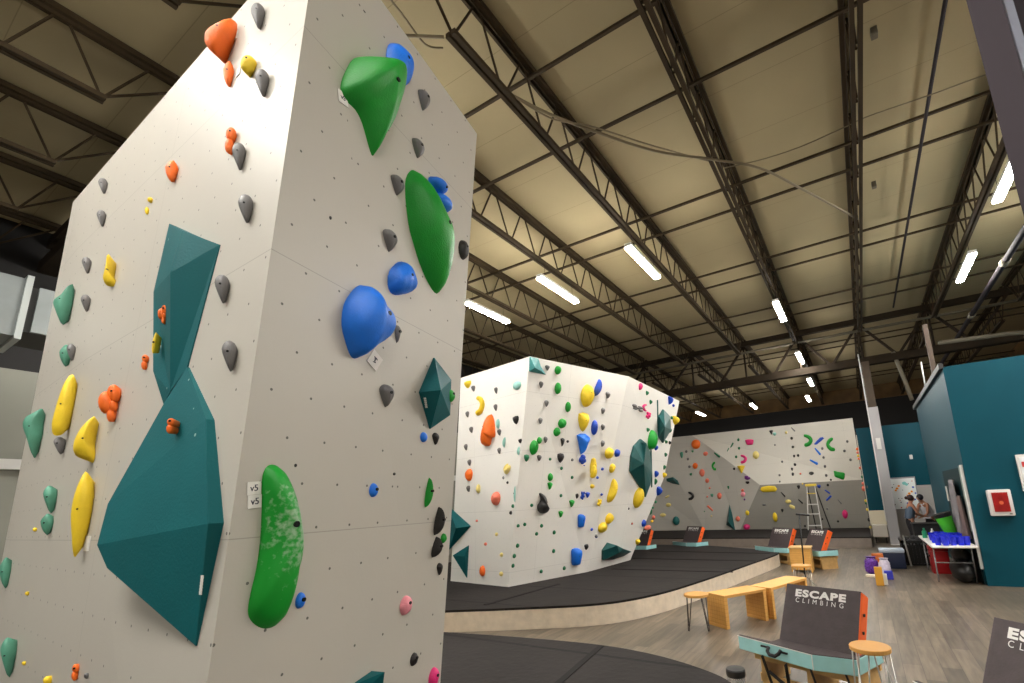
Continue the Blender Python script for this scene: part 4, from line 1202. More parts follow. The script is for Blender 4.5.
# ------------------------------------------------------------------ crash pad couches
PADTXT = mat('white_print', (228, 226, 222), .6)
STRAP = mat('black_webbing', (22, 21, 23), .7)
def pbox(mb, c4, n, t):
    """slab from four corners, thickness t along -n"""
    c4 = [V(p) for p in c4]; n = V(n)*t
    vs = c4+[p-n for p in c4]
    return mb.add(vs, [(0, 1, 2, 3), (7, 6, 5, 4)]+[(i, (i+1) % 4, 4+(i+1) % 4, 4+i) for i in range(4)])
def bev(o, w=.012, seg=2):
    m = o.modifiers.new('bevel', 'BEVEL'); m.width = w; m.segments = seg; m.limit_method = 'ANGLE'
def couch(tlpx, ang, label, full=True, ztop=.96):
    TLw = zp(tlpx[0], tlpx[1], ztop)
    rz = math.radians(ang); ca, sa = math.cos(rz), math.sin(rz)
    lx, ly = -.38, .27
    org = V((TLw.x-(lx*ca-ly*sa), TLw.y-(lx*sa+ly*ca), 0))
    t = thing('crash_pad_couch', label, 'couch', org, 'crash pad couches', rz)
    # wooden base
    b = MB().box((-.62, -.02, .0), (-.56, .42, .3)).box((-.1, -.06, 0), (-.04, .42, .3)).box((.3, -.02, 0), (.36, .42, .3))
    b.box((-.66, -.06, .24), (.38, -.02, .3)).box((-.66, .40, .24), (.38, .44, .3)).box((-.64, -.02, .02), (.36, 0.0, .1))
    if full: b.box((-.64, -.04, .3), (.36, .46, .315))
    b.obj('wooden_base', WOODP, t, local=True)
    # seat pad: pale blue sides, dark top, kinked front
    Lf, Mf, Rf = (-.80, -.125), (.06, -.21), (.40, -.09)
    sp = [Lf, Mf, Rf, (.42, .44), (-.40, .46), (-.41, -.06), (-.42, -.11), (-.79, -.105)]
    s_ = MB().prism(sp, .315, .45).obj('seat_pad', BLUEF, t, local=True); bev(s_)
    inn = [(x*.985-.0, y*.985+.002) for x, y in sp]
    MB().prism(inn, .449, .456).obj('seat_cover', DARKFAB, t, local=True)
    MB().bar((.055, -.215, .32), (.055, -.215, .45), .008, .006).bar((-.8, -.128, .447), (.06, -.213, .447), .006, .006).obj('piping', PADTXT, t, local=True)
    # back pad, leaning away
    n = V((0, -.88, .475)).normalized()
    BL, BR, TR, TLc = V((-.38, 0, .456)), V((.38, 0, .456)), V((.38, .27, .955)), V((-.38, .27, .955))
    bp = MB(); pbox(bp, [BL, BR, TR, TLc], n, .145); o = bp.obj('back_pad', ORANGEF, t, local=True); bev(o, .015)
    cf = MB(); e = n*.004
    pbox(cf, [BL+e+V((-.004, 0, 0)), BR+e+V((-.012, 0, 0)), TR+e+V((-.012, 0, 0)), TLc+e+V((-.004, 0, 0))], n, .012)
    q = -n*.143; pbox(cf, [TLc+V((-.004, 0, .003)), TR+V((-.012, 0, .003)), TR+q+V((-.012, 0, .003)), TLc+q+V((-.004, 0, .003))], V((0, .475, .88)), .006)
    pbox(cf, [TLc+V((-.006, 0, 0)), TLc+q+V((-.006, 0, 0)), BL+q+V((-.006, 0, 0)), BL+V((-.006, 0, 0))], V((-1, 0, 0)), .004)
    o = cf.obj('back_cover', DARKFAB, t, local=True)
    up = (TLc-BL).normalized(); L = (TLc-BL).length
    M = frame(BL+V((.36, 0, 0))+up*(L*.85)+n*.008, V((1, 0, 0)), up, n)
    text_mesh('lettering_escape', 'ESCAPE', PADTXT, t, M, .096, .0048, 1.17, sx=1.42)
    M = frame(BL+V((.36, 0, 0))+up*(L*.725)+n*.008, V((1, 0, 0)), up, n)
    text_mesh('lettering_climbing', 'CLIMBING', PADTXT, t, M, .066, -.0004, 2.0, sx=.92)
    for zz in (.62, .76): MB().rbox((.385, .13+(zz-.62)*.5, zz-.012), (.397, .155+(zz-.62)*.5, zz+.012), .002).obj('snap', STRAP, t, local=True)
    if full:
        # carry handle and straps
        hd = V((-.34, -.185, .40))
        h = MB().tube([hd+V((-.07, .008, .02)), hd+V((-.062, -.03, -.01)), hd+V((-.03, -.05, -.03)), hd+V((.03, -.055, -.032)), hd+V((.062, -.035, -.008)), hd+V((.07, -.005, .018))], .017, 8)
        h.box((-.5, -.175, .405), (-.40, -.158, .42)).box((-.27, -.2, .395), (-.2, -.18, .41)).obj('carry_handle', STRAP, t, True, local=True)
        for a, b, w_ in (((-.5, -.165, .32), (-.44, -.12, .02), .035), ((-.46, -.14, .18), (-.24, -.12, .05), .05), ((-.24, -.18, .3), (-.26, -.12, .02), .045), ((.02, -.2, .32), (.04, -.1, .02), .02), ((.3, -.12, .32), (.36, -.08, .05), .02)):
            MB().bar(a, b, w_, .008).obj('strap', STRAP, t, local=True)
    return t
couch((787.5, 583.4), -21.7, 'nearest complete crash pad couch with dark ESCAPE back and orange side')
couch((995, 617), -48, 'crash pad couch cut off at the bottom right corner')
couch((810.5, 528.3), -52, 'farther crash pad couch in front of the white ladder', False)
couch((773, 527.4), -36, 'crash pad couch just left of the ladder, fully visible', False)
couch((687.5, 526), -30, 'crash pad couch at the back edge of the large mat', False)
couch((634, 529), -14, 'crash pad couch mostly hidden behind the middle block', False)

# ------------------------------------------------------------------ benches and stools
def bench(o, u, L, W, label):
    ang = math.atan2(u[1], u[0]); t = thing('plywood_bench', label, 'bench', (o[0], o[1], 0), 'plywood benches beside the large mat', ang)
    MB().rbox((0, 0, .425), (L, W, .465), .004).obj('bench_top', WOODL, t, local=True)
    for x in (0.0, L-.07):
        l = MB(); k = 7; w = (W-.02)/k
        for i in range(k): l.box((x+.008, .01+i*w, .03), (x+.05, .01+(i+1)*w-.004, .425))
        l.box((x, 0, 0), (x+.06, W, .035)).box((x, 0, .03), (x+.06, .03, .425)).box((x, W-.03, .03), (x+.06, W, .425))
        l.obj('leg_panel', WOODL, t, local=True)
bench((-2.01, 7.14), (.55, .83), .86, .40, 'pale plywood bench nearest, with slatted ends')
bench((-1.47, 7.93), (.35, .94), 1.18, .38, 'second pale plywood bench, set end to end behind the nearest')
def stool(c, z, r, label, lm, topm=WOODL, n=4, spread=1.25):
    t = thing('round_stool', label, 'stool', (c[0], c[1], 0))
    MB().lathe([(r*.97, z-.035), (r, z-.03), (r, z-.005), (r*.97, z)], (0, 0, 0), 28).obj('seat', topm, t, local=True)
    for k in range(n):
        a = 2*math.pi*(k+.5)/n+.3
        ca, sa = math.cos(a), math.sin(a); px, py = -sa, ca
        lg = MB().tube([(ca*r*.8+px*.05, sa*r*.8+py*.05, z-.035), (ca*r*spread+px*.008, sa*r*spread+py*.008, .01), (ca*r*spread-px*.008, sa*r*spread-py*.008, .01), (ca*r*.8-px*.05, sa*r*.8-py*.05, z-.035)], .006, 6)
        lg.obj('leg', lm, t, True, local=True)
    return t
p = zp(696, 593.5, .5); stool((p.x, p.y), .5, .185, 'round stool with dark hairpin legs left of the benches', HAIRPIN, spread=1.1)
p = zp(869.5, 645.5, .66); stool((p.x, p.y), .66, .152, 'round wooden stool with pale hairpin legs beside nearest couch', CHROME)
p = zp(801, 564.8, .5); stool((p.x, p.y), .5, .19, 'small far round stool with white legs before the plywood cube', CHROME, spread=1.05)
# plywood cube
p = zp(801, 566, 0); c = V((-1.57, 12.95, 0))
t = thing('plywood_cube', 'tall plywood cube stool standing behind the far round stool', 'stool', c)
w = .24; MB().rbox((-w, -w, .0), (-w+.03, w, .56), .003).rbox((w-.03, -w, 0), (w, w, .56), .003).rbox((-w, w-.03, 0), (w, w, .56), .003).rbox((-w+.03, -w, .05), (w-.03, -w+.03, .56), .003).obj('side_panel', WOODL, t, local=True)
MB().rbox((-w-.02, -w-.02, .56), (w+.02, w+.02, .59), .003).obj('top_panel', WOODP, t, local=True)
c = zp(791, 562, 0)
t = thing('black_bin', 'small black bin between the two far crash pad couches', 'bin', c)
MB().lathe([(.13, 0), (.16, .42), (.165, .46), (.15, .46), (.13, .05)], (0, .1, 0), 18).obj('bin_body', BLACKP, t, local=True)
MB().lathe([(.168, .44), (.175, .46), (.17, .5), (.1, .52)], (0, .1, 0), 18).obj('rim', STRAP, t, local=True)
# clear tub with black lid at the bottom edge
c = zp(738.5, 701, 0)
t = thing('plastic_jar', 'clear jar with black lid cut off at the bottom edge', 'jar', c)
MB().lathe([(.075, 0), (.085, .03), (.085, .22), (.07, .25)], (0, 0, 0), 20).obj('jar_body', mat('clear_plastic', (205, 205, 205), .1, trans=.7), t, True, local=True)
MB().lathe([(.088, .22), (.092, .235), (.092, .275), (.085, .285), (.03, .29)], (0, 0, 0), 20).obj('lid', BLACKP, t, .6, local=True)
# mic stand
b = zp(806.5, 590, 0); tp = yp(799, 514, b.y)
t = thing('microphone_stand', 'thin black stand rising behind the nearest couch', 'stand', b)
MB().tube([b+V((0, 0, .1)), tp], .014, 8).obj('pole', BLACKP, t, True)
MB().tube([tp+V((-.06, 0, 0)), tp+V((.2, 0, -.03))], .02, 8).obj('boom', BLACKP, t, True)
for a in (20, 140, 260): MB().tube([b+V((0, 0, .3)), b+V((.26*math.cos(math.radians(a)), .26*math.sin(math.radians(a)), .01))], .01, 6).obj('foot', CHROME, t, True)
# ladder
YL = 22.0
t = thing('step_ladder', 'white step ladder with yellow top against the far wall', 'ladder', (yp(812, 520, YL).x, YL, .35))
def lp(x, y, Y=YL): return yp(x, y, Y)
lb_, rb_ = lp(808.7, 533), lp(822.5, 533); lb_.z = rb_.z = .35
lt, rt = lp(807, 486), lp(814.8, 486)
LW = mat('ladder_fibreglass', (214, 212, 208), .5); LY = mat('ladder_yellow', (226, 196, 70), .5)
for a, b in ((lt, lb_), (rt, rb_)): MB().bar(a, b, .07, .03).obj('rail', LW, t)
for a, b in ((lt, V((lb_.x+.25, YL+.8, .35))), (rt, V((rb_.x+.28, YL+.8, .35)))): MB().bar(a+V((0, .06, 0)), b, .04, .025).obj('rear_rail', mat('ladder_rear', (60, 58, 58), .5), t)
MB().rbox(lt+V((-.06, -.08, -.02)), rt+V((.06, .12, .1)), .01).obj('ladder_top', LY, t)
for k, f in enumerate((.17, .42, .64, .9)):
    a, b = lt.lerp(lb_, f), rt.lerp(rb_, f); MB().bar(a, b, .09, .035).obj('step', LY if k == 0 else LW, t)

# ------------------------------------------------------------------ office block side: boards, door, table
side = 1.85
fx_ = lambda x, y: xp(x, y, side)
t = MB().box((1.825, 11.86, 0), (1.86, 14.3, 2.28)).obj('door_1', mat('doorway_shade_teal', (8, 40, 44), .6, spec=.2)); struct(t)  # flat panel, its dark colour stands for the shade inside the doorway
struct(MB().box((1.80, 11.70, .3), (1.845, 11.78, 2.32)).obj('trim_3', WHITE))
struct(MB().box((1.80, 11.78, 1.0), (1.84, 11.92, 2.30)).obj('trim_4', mat('grey_green_panel', (132, 146, 140), .5)))
for i, (x0, y0, x1, y1) in enumerate(((946, 486, 949, 501), (952.5, 480, 955, 497))):
    a, b = xp(x0, y0, 1.80), xp(x1, y1, 1.80)
    tag(MB().tube([a, b], .022, 8).obj('white_tube', WHITE), 'short white tube on the dark door, %s one' % ('left' if i == 0 else 'right'), 'tube')
def drape(y0, y1, z0, z1, x, m, label, seed):
    """hanging cloth with folds, hung on the wall plane"""
    rd = random.Random(seed); n = 26; k = 10; ph = rd.uniform(0, 6)
    vs = []; fs = []
    for s_ in (0, 1):
        for j in range(k+1):
            for i in range(n+1):
                f = i/n; v = j/k
                yy = y0+(y1-y0)*(.5+(f-.5)*(.55+.45*v**.5)); zz = z1+(z0-z1)*v
                xx = x-.05-.035*math.sin(f*19+ph+v*1.5)*(.3+v)-(0 if s_ else .012)
                vs.append((xx, yy, zz))
    W = n+1; N = W*(k+1)
    for j in range(k):
        for i in range(n):
            a = j*W+i; fs += [(a, a+1, a+W+1, a+W), (N+a, N+a+W, N+a+W+1, N+a+1)]
    for i in range(n): fs += [(i, N+i, N+i+1, i+1), (k*W+i, k*W+i+1, N+k*W+i+1, N+k*W+i)]
    for j in range(k): fs += [(j*W, (j+1)*W, N+(j+1)*W, N+j*W), (j*W+n, N+j*W+n, N+(j+1)*W+n, (j+1)*W+n)]
    tag(MB().add(vs, fs).obj('hanging_coat', m, smooth=True), label, 'coat')
drape(12.25, 13.15, .85, 2.05, 1.80, mat('coat_grey', (128, 124, 128), .85, noise=.1), 'long grey garment hanging on the office side, left of two', 1)
drape(11.85, 12.4, .85, 1.7, 1.80, mat('coat_brown', (110, 92, 88), .85, noise=.15), 'brownish grey garment hanging nearest the office corner', 4)
t = thing('green_tote', 'bright green bag with black rim above the cup table', 'bag', (1.58, 12.9, .76))
TLT = Matrix.Translation((1.62, 12.9, .77)) @ Matrix.Rotation(math.radians(-14), 4, 'Y')
a = MB().lathe([(.08, .02), (.11, .1), (.15, .4), (.165, .5)], (0, 0, 0), 18).xf(TLT); a.obj('bag_body', mat('lime_green', (70, 190, 40), .6, noise=.1), t, .6)
MB().lathe([(.165, .48), (.176, .5), (.176, .57), (.16, .58), (.12, .52)], (0, 0, 0), 18).xf(TLT).obj('rim', BLACKP, t, .6)

# AED cabinet on the front face
x0, x1 = yp(986, 492, 11.6).x+.0, yp(1012, 500, 11.6).x
z1, z0 = yp(998, 489.5, 11.6).z, yp(1000, 516, 11.6).z
t = thing('first_aid_cabinet', 'white wall cabinet with red window on the teal office', 'cabinet', ((x0+x1)/2, 11.62, z0))
MB().rbox((x0, 11.54, z0), (x1, 11.67, z1), .03).obj('cabinet_body', mat('cabinet_white', (214, 208, 206), .4), t, .6)
MB().rbox((x0+.06, 11.525, z0+.08), (x1-.06, 11.545, z1-.055), .006).obj('window', mat('red_window', (150, 26, 26), .25, noise=.3, nscale=8), t)
MB().lathe([(.03, 0), (.035, .004), (.01, .006)], (0, 0, 0), 16).xf(Matrix.Translation(((x0+x1)/2, 11.524, (z0+z1)/2)) @ Matrix.Rotation(math.radians(90), 4, 'X')).obj('emblem', mat('orange_emblem', (210, 90, 50), .5), t)
MB().box((x1-.09, 11.535, z0+.03), (x1-.05, 11.545, z0+.05)).obj('latch', PIPE, t)
# framed notice cut off by the right edge
t = thing('framed_notice', 'white framed notice at the right edge of the picture', 'notice', (3.0, 11.65, 1.75))
MB().box((2.68, 11.62, 1.75), (3.4, 11.67, 2.44)).obj('frame', WHITE, t)
MB().box((2.72, 11.61, 1.8), (3.36, 11.622, 2.39)).obj('paper', mat('notice_paper', (222, 226, 228), .5), t)
MB().box((2.74, 11.606, 2.2), (3.0, 11.61, 2.3)).obj('red_print', mat('red_ink', (200, 60, 60), .5), t)
# climbing route board on the rear wall
BY = 20.24
a, b = yp(888.5, 478.5, BY), yp(917, 508.5, BY)
bx0, bx1, bz0, bz1 = yp(890, 494, BY).x, yp(917, 494, BY).x, yp(903, 509, BY).z, yp(903, 478.5, BY).z
t = thing('route_board', 'white notice board with coloured shapes on the rear wall', 'notice board', ((bx0+bx1)/2, BY, bz0))
MB().box((bx0-.03, BY, bz0-.03), (bx1+.03, BY+.04, bz1+.05)).obj('frame', mat('board_frame', (150, 148, 152), .5), t)
MB().box((bx0, BY-.01, bz0), (bx1, BY+.01, bz1)).obj('sheet', mat('board_sheet', (232, 236, 236), .5), t)
rd = random.Random(5)
for col, pts in (((40, 40, 48), [(.12, .72, .035), (.2, .82, .02), (.3, .35, .02), (.42, .35, .02), (.5, .62, .02), (.12, .15, .03), (.75, .82, .02), (.08, .5, .02), (.62, .12, .02), (.36, .22, .025)]),
                 ((240, 150, 30), [(.3, .68, .06), (.38, .76, .05), (.24, .62, .05), (.72, .5, .06), (.82, .56, .05), (.64, .44, .04)]),
                 ((50, 90, 190), [(.9, .7, .05), (.88, .3, .05), (.6, .18, .05), (.95, .5, .04)]), ((130, 210, 205), [(.6, .84, .09), (.68, .8, .07)]), ((200, 70, 60), [(.34, .05, .03), (.34, .28, .02), (.9, .9, .025)])):
    mb = MB()
    for u, v, r in pts:
        cx_, cz_ = bx0+u*(bx1-bx0), bz0+v*(bz1-bz0); N = 10; R_ = r*(bx1-bx0)*.9
        ring = [(cx_+R_*math.cos(6.2832*k/N), cz_+R_*(.8+.3*rd.random())*math.sin(6.2832*k/N)) for k in range(N)]
        mb.add([(x, BY-.012, z) for x, z in ring]+[(x, BY-.018, z) for x, z in ring], [tuple(range(N))[::-1], tuple(range(N, 2*N))]+[(k, (k+1) % N, N+(k+1) % N, N+k) for k in range(N)])
    mb.obj('printed_shape', mat('print_%d' % col[0], col, .6), t)
p = yp(911, 457, 20.28)
tag(MB().rbox(p+V((-.05, -.05, -.08)), p+V((.05, 0, .08)), .02).obj('wall_sensor', WHITE, smooth=True), 'small white sensor on the dark teal rear wall', 'sensor')
p = yp(866.5, 487, 20.3)
for dx in (-.03, .03): tag(MB().box((p.x+dx-.012, 20.27, p.z-.05), (p.x+dx+.012, 20.3, p.z+.05)).obj('switch_plate', PIPE), 'tiny grey switch plate on the narrow teal panel, %s' % ('left' if dx < 0 else 'right'), 'switch')
t = thing('padded_bench', 'low cream bench below the cream wall panel left of column', 'bench', (.45, 20.0, 0))
MB().rbox((.13, 19.8, .22), (.6, 20.27, .66), .03).obj('bench_body', mat('bench_cream', (196, 188, 176), .6), t)
for x in (.2, .52): MB().tube([(x, 19.9, .24), (x, 19.9, 0)], .02, 6).obj('leg', STRAP, t)
# folding table with cups
t = thing('folding_table', 'long white folding table against the teal office', 'table', (1.42, 12.7, 0))
MB().rbox((1.05, 11.45, .715), (1.79, 14.0, .755), .012).obj('table_top', mat('table_white', (226, 222, 216), .45), t)
for y in (11.75, 13.65):
    l = MB(); s = 1 if y < 12.5 else -1
    l.tube([(1.1, y, .715), (1.1, y+.1*s, .03), (1.1, y+.1*s, .015)], .014, 6).tube([(1.72, y, .715), (1.72, y+.1*s, .015)], .014, 6).tube([(1.1, y+.04*s, .4), (1.72, y+.04*s, .4)], .012, 6).tube([(1.41, y+.04*s, .4), (1.41, y+.6*s, .71)], .01, 6)
    l.obj('leg_frame', mat('table_leg_grey', (120, 118, 118), .4, .5), t, True)
CUP = mat('cup_blue', (20, 40, 215), .4)
cup_me = None; i = 0
rd = random.Random(3)
for r_, yy in enumerate((11.62, 11.85, 12.1, 12.35, 12.65, 12.95)):
    for xx in (1.18, 1.3, 1.42, 1.54, 1.66):
        if rd.random() < .22 and not (r_ == 0): continue
        pos = V((xx+rd.uniform(-.02, .02), yy+rd.uniform(-.05, .05), .756)); i += 1
        if cup_me is None:
            o = MB().lathe([(.045, 0), (.047, .005), (.06, .16), (.064, .165), (.056, .165), (.045, .02)], (0, 0, 0), 14).obj('plastic_cup', CUP, None, .7, local=True); cup_me = o.data
        else: o = bpy.data.objects.new('plastic_cup', cup_me); C.objects.link(o)
        o.location = pos
        tag(o, 'blue plastic cup among those crowding the white folding table', 'cup', 'blue cups on the folding table')
for pos, w_, h_, m_, lab in (((1.13, 13.3, .756), .05, .22, mat('bottle_green', (40, 150, 110), .3), 'small green bottle at the far end of the cup table'), ((1.3, 13.45, .756), .04, .2, WHITE, 'white bottle at the far end of the cup table')):
    tag(MB().lathe([(w_, 0), (w_, h_*.65), (w_*.4, h_*.8), (w_*.4, h_)], pos, 12).obj('bottle', m_, smooth=.7), lab, 'bottle')
def cooler(x0, x1, y0, y1, h, m_, lid, label):
    t = thing('cooler_box', label, 'cooler', ((x0+x1)/2, (y0+y1)/2, 0))
    MB().rbox((x0, y0, 0), (x1, y1, h*.82), .025).obj('cooler_body', m_, t, .6)
    MB().rbox((x0-.01, y0-.01, h*.82), (x1+.01, y1+.01, h), .025).obj('lid', lid, t, .6)
    MB().box((x0-.02, (y0+y1)/2-.1, h*.6), (x0, (y0+y1)/2+.1, h*.66)).obj('handle', BLACKP, t)
cooler(.16, .68, 13.62, 14.05, .46, mat('cooler_navy', (22, 34, 62), .4), mat('cooler_lid', (176, 190, 206), .4), 'navy cooler with pale lid at the column foot')
cooler(1.14, 1.48, 13.0, 13.4, .6, mat('cooler_red', (150, 16, 22), .4), mat('cooler_red', (150, 16, 22), .4), 'red cooler under the white folding table')
t = thing('black_crate', 'black storage crate with clutter left of the cup table', 'crate', (.98, 14.6, 0))
b = MB(); b.box((.68, 14.2, .02), (1.3, 15.0, .06))
for k in range(9): b.box((.68+k*.0725, 14.2, .04), (.72+k*.0725, 14.22, .6)); b.box((.68, 14.2+k*.095, .04), (.7, 14.25+k*.095, .6))
b.box((.66, 14.18, .56), (1.32, 14.24, .62)).box((.66, 14.18, .56), (.72, 15.02, .62)).box((.72, 14.26, .06), (1.28, 14.98, .5)).obj('crate_body', BLACKP, t)
rd = random.Random(9)
m_ = MB()
for k in range(12): m_.ell((rd.uniform(.78, 1.2), rd.uniform(14.3, 14.9), rd.uniform(.55, .68)), .07, .07, .06, 8, 6)
m_.obj('contents', mat('dark_contents', (40, 38, 42), .7), t)
MB().tube([(.74, 14.1, .75), (.80, 14.05, .02)], .02, 6).obj('pale_leg', CHROME, t)
# things on the floor
t = thing('duffel_bag', 'black bags heaped under the near end of cup table', 'bag', (1.6, 12.1, 0))
MB().ell((1.55, 12.1, .22), .2, .5, .22, 14, 9, .06).ell((1.6, 12.3, .5), .16, .36, .17, 12, 8, .08).obj('bag_body', BLACKP, t, True)
MB().tube([(1.48, 11.8, .3), (1.47, 11.95, .42), (1.48, 12.15, .3)], .015, 6).obj('handle', STRAP, t, True)
def gift(px, py, w_, h_, m_, label, kind):
    c = zp(px, py, 0)
    if kind == 'bag':
        vs = []; fs = []; n = 16; k = 6; rd = random.Random(int(px*10))
        prof = [(.6, 0), (.95, .15), (1, .45), (.9, .75), (.6, .92), (.8, 1)]
        for r, z in prof:
            for j in range(n):
                a = 6.2832*j/n; q = 1+rd.uniform(-.12, .12); vs.append((w_*r*q*math.cos(a), w_*.7*r*q*math.sin(a), z*h_))
        for q in range(len(prof)-1):
            for j in range(n): fs.append((q*n+j, q*n+(j+1) % n, (q+1)*n+(j+1) % n, (q+1)*n+j))
        fs += [tuple(range(n))[::-1], tuple(range((len(prof)-1)*n, len(prof)*n))]
        mb = MB().add([V(v)+c for v in vs], fs); nm = 'gift_bag'
    else:
        mb = MB().rbox(c+V((-w_, -w_*.6, 0)), c+V((w_, w_*.6, h_)), .012); nm = 'snack_box'
    return tag(mb.obj(nm, m_, smooth=.5 if kind == 'bag' else False), label, 'bag' if kind == 'bag' else 'box')
PURP = mat('purple_wrap', (96, 48, 150), .35, noise=.6, nscale=30)
gift(873, 573.5, .15, .38, PURP, 'purple patterned bag on the floor left of navy cooler', 'bag')
gift(880, 572, .12, .42, mat('orange_wrap', (200, 108, 48), .5), 'orange box behind the purple bag on the floor', 'box')
gift(886.5, 578, .12, .42, mat('lilac_wrap', (196, 188, 204), .5, noise=.2, nscale=20), 'white and lilac bag before the navy cooler', 'bag')
gift(880.5, 585.5, .07, .36, mat('mustard_box', (206, 150, 50), .5), 'mustard yellow box standing on the floor before the bags', 'box')
gift(885.5, 585, .05, .22, WHITE, 'small white box beside the mustard yellow box', 'box')
gift(889.5, 579.5, .08, .18, mat('deep_blue_box', (40, 44, 160), .5), 'small deep blue box right of the white bag', 'box')
gift(872, 577, .12, .05, mat('cream_paper', (220, 205, 180), .6), 'flat cream packet before the purple bag', 'box')

# ------------------------------------------------------------------ people
SKIN = mat('skin', (176, 122, 96), .55)
def skin_obj(name, verts, edges, rad, m, parent, sub=1):
    me = bpy.data.meshes.new(name); me.from_pydata(verts, edges, []); o = bpy.data.objects.new(name, me); C.objects.link(o)
    sm = o.modifiers.new('skin', 'SKIN'); sm.use_smooth_shade = True
    for i, r in enumerate(rad): me.skin_vertices[0].data[i].radius = (r, r) if not isinstance(r, tuple) else r
    me.skin_vertices[0].data[0].use_root = True
    s = o.modifiers.new('sub', 'SUBSURF'); s.levels = sub; s.render_levels = sub
    bpy.context.view_layer.update()
    dg = bpy.context.evaluated_depsgraph_get(); new = bpy.data.meshes.new_from_object(o.evaluated_get(dg))
    bpy.data.objects.remove(o); bpy.data.meshes.remove(me)
    o = bpy.data.objects.new(name, new); C.objects.link(o); new.materials.clear(); new.materials.append(m); o.parent = parent
    for p in new.polygons: p.use_smooth = True
    return o
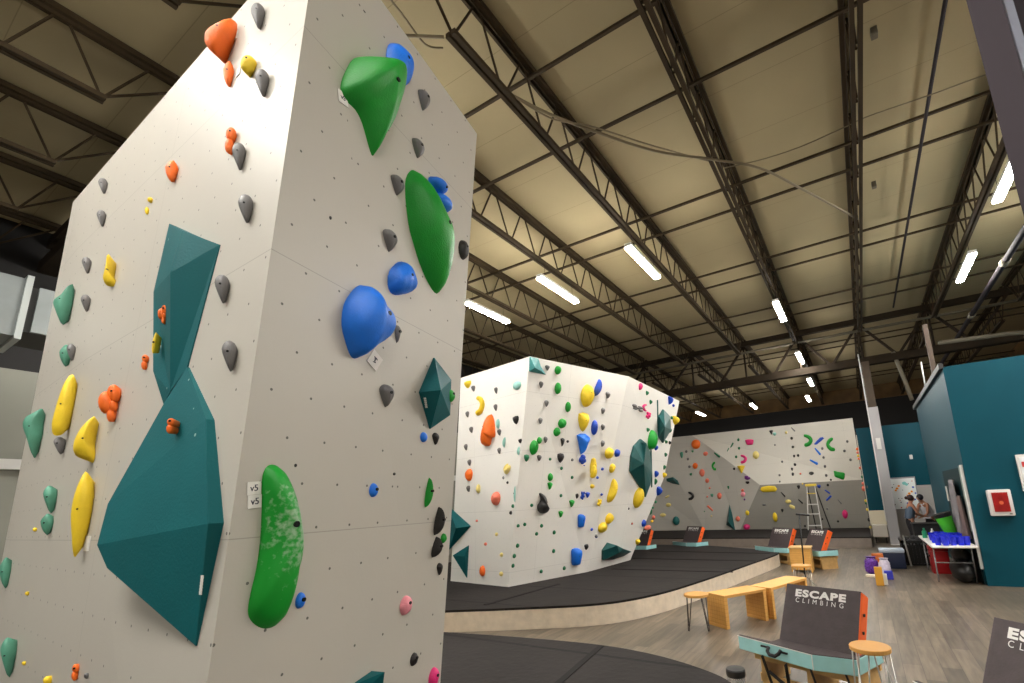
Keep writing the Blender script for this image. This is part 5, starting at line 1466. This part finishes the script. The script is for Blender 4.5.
def person(loc, face_deg, lean, arm, top, pants, hair, label, bun=False):
    """standing figure, local +y is the way it faces; lean in metres at the shoulders, arm = (reach, height) of the hands"""
    t = thing('person', label, 'person', loc, None, math.radians(face_deg))
    L = lean
    P = {'pel': (0, 0, .94), 'wst': (0, L*.25, 1.08), 'chs': (0, L*.7, 1.28), 'nkb': (0, L, 1.42), 'nck': (0, L*1.15, 1.48), 'hd': (0, L*1.35+.02, 1.56), 'tp': (0, L*1.4+.02, 1.64)}
    R = {'pel': .115, 'wst': .115, 'chs': .13, 'nkb': .07, 'nck': .05, 'hd': .085, 'tp': .06}
    E_ = [('pel', 'wst'), ('wst', 'chs'), ('chs', 'nkb'), ('nkb', 'nck'), ('nck', 'hd'), ('hd', 'tp')]
    P['nose'] = (0, L*1.35+.115, 1.545); R['nose'] = .014; E_.append(('hd', 'nose'))
    for s, sx in (('l', -1), ('r', 1)):
        sh = (sx*.17, L*.95, 1.38); ha = (sx*.12, L+arm[0], arm[1])
        el = ((sh[0]+ha[0])/2+sx*.07, (sh[1]+ha[1])/2-.04, (sh[2]+ha[2])/2-.1)
        P.update({s+'sh': sh, s+'el': el, s+'wr': (ha[0], ha[1]-.05, ha[2]+.02), s+'pm': (ha[0], ha[1]+.02, ha[2])})
        R.update({s+'sh': .055, s+'el': .04, s+'wr': .027, s+'pm': .034})
        E_ += [('chs', s+'sh'), (s+'sh', s+'el'), (s+'el', s+'wr'), (s+'wr', s+'pm')]
        for k, (dx, ln) in enumerate(((-.03, .06), (-.01, .075), (.011, .07), (.03, .055))):
            a, b = s+'f%d' % k, s+'g%d' % k
            P[a] = (ha[0]+dx, ha[1]+.06, ha[2]-.005); P[b] = (ha[0]+dx*1.1, ha[1]+.06+ln*.6, ha[2]-.03); R[a] = .009; R[b] = .008; E_ += [(s+'pm', a), (a, b)]
        P[s+'th'] = (ha[0]-sx*.05, ha[1]+.03, ha[2]-.012); R[s+'th'] = .01; E_.append((s+'pm', s+'th'))
        P.update({s+'hp': (sx*.09, 0, .86), s+'kn': (sx*.1, .03, .48), s+'an': (sx*.1, -.02, .09), s+'to': (sx*.12, .13, .035)})
        R.update({s+'hp': .095, s+'kn': .058, s+'an': .038, s+'to': .035})
        E_ += [('pel', s+'hp'), (s+'hp', s+'kn'), (s+'kn', s+'an'), (s+'an', s+'to')]
    K = list(P); P['lhq'] = (-.1, 0, .74); P['rhq'] = (.1, 0, .74); R['lhq'] = R['rhq'] = .085; ix = {k: i for i, k in enumerate(K)}
    skin_obj('body', [P[k] for k in K], [(ix[a], ix[b]) for a, b in E_], [R[k] for k in K], SKIN, t)
    def cloth(nm, keys, grow, m, edges):
        kk = list(keys); j = {k: i for i, k in enumerate(kk)}
        skin_obj(nm, [P[k] for k in kk], [(j[a], j[b]) for a, b in edges], [R[k]*grow+.006 for k in kk], m, t)
    cloth('shirt', ['wst', 'pel', 'chs', 'nkb', 'lsh', 'rsh'], 1.3, top, [('wst', 'pel'), ('wst', 'chs'), ('chs', 'nkb'), ('chs', 'lsh'), ('chs', 'rsh')])
    P['hip'] = (0, 0, 1.02); R['hip'] = .118; R['pel'] = .125
    cloth('trousers', ['hip', 'pel', 'lkn', 'lan', 'rkn', 'ran', 'lhq', 'rhq'], 1.06, pants, [('hip', 'pel'), ('pel', 'lhq'), ('pel', 'rhq'), ('lhq', 'lkn'), ('lkn', 'lan'), ('rhq', 'rkn'), ('rkn', 'ran')])
    h = MB().ell((0, L*1.38-.015, 1.595), .1, .105, .105, 14, 10)
    if bun: h.ell((0, L*1.38-.13, 1.6), .06, .05, .055, 10, 8)
    h.obj('hair', hair, t, True, local=True)
    e_ = MB()
    for sx in (-1, 1): e_.ell((sx*.033, L*1.35+.098, 1.562), .012, .008, .008, 8, 6)
    e_.obj('eyes', mat('eye_dark', (24, 20, 20), .3), t, True, local=True)
    sh = MB()
    for sx in (-1, 1): sh.rbox((sx*.11-.045, -.08, 0), (sx*.11+.045, .19, .07), .025)
    sh.obj('shoes', mat('shoe_dark', (44, 42, 46), .6), t, .6, local=True)
    return t
p = zp(915, 548.5, 0)
person(p, -78, .10, (.30, 1.0), mat('top_blue_grey', (92, 108, 128), .8), mat('trousers_dark', (38, 36, 42), .8), mat('hair_brown', (52, 30, 26), .6), 'person in blue-grey sleeveless top with hair in a bun at the back table', True)
p = zp(934, 552, 0)
person(V((1.86, 18.95, 0)), 128, .2, (.26, .95), mat('shirt_white', (214, 214, 222), .8), mat('trousers_dark', (38, 36, 42), .8), mat('hair_black', (24, 24, 34), .6), 'person in white shirt leaning over the dark table at back')
t = thing('dark_table', 'dark cloth covered table between the two people at back', 'table', (1.5, 17.3, 0))
MB().rbox((1.2, 17.0, .0), (1.84, 17.7, .82), .02).obj('table_cloth', mat('black_cloth', (26, 25, 28), .8, bump=.4, bscale=8), t)
MB().rbox((1.18, 16.98, .82), (1.84, 17.72, .85), .01).obj('table_top', BLACKP, t)

vs = bpy.context.scene.view_settings
vs.view_transform = 'Standard'; vs.look = 'None'; vs.exposure = 1.0; vs.gamma = 1; vs.use_curve_mapping = False
bpy.context.scene.cycles.use_denoising = True
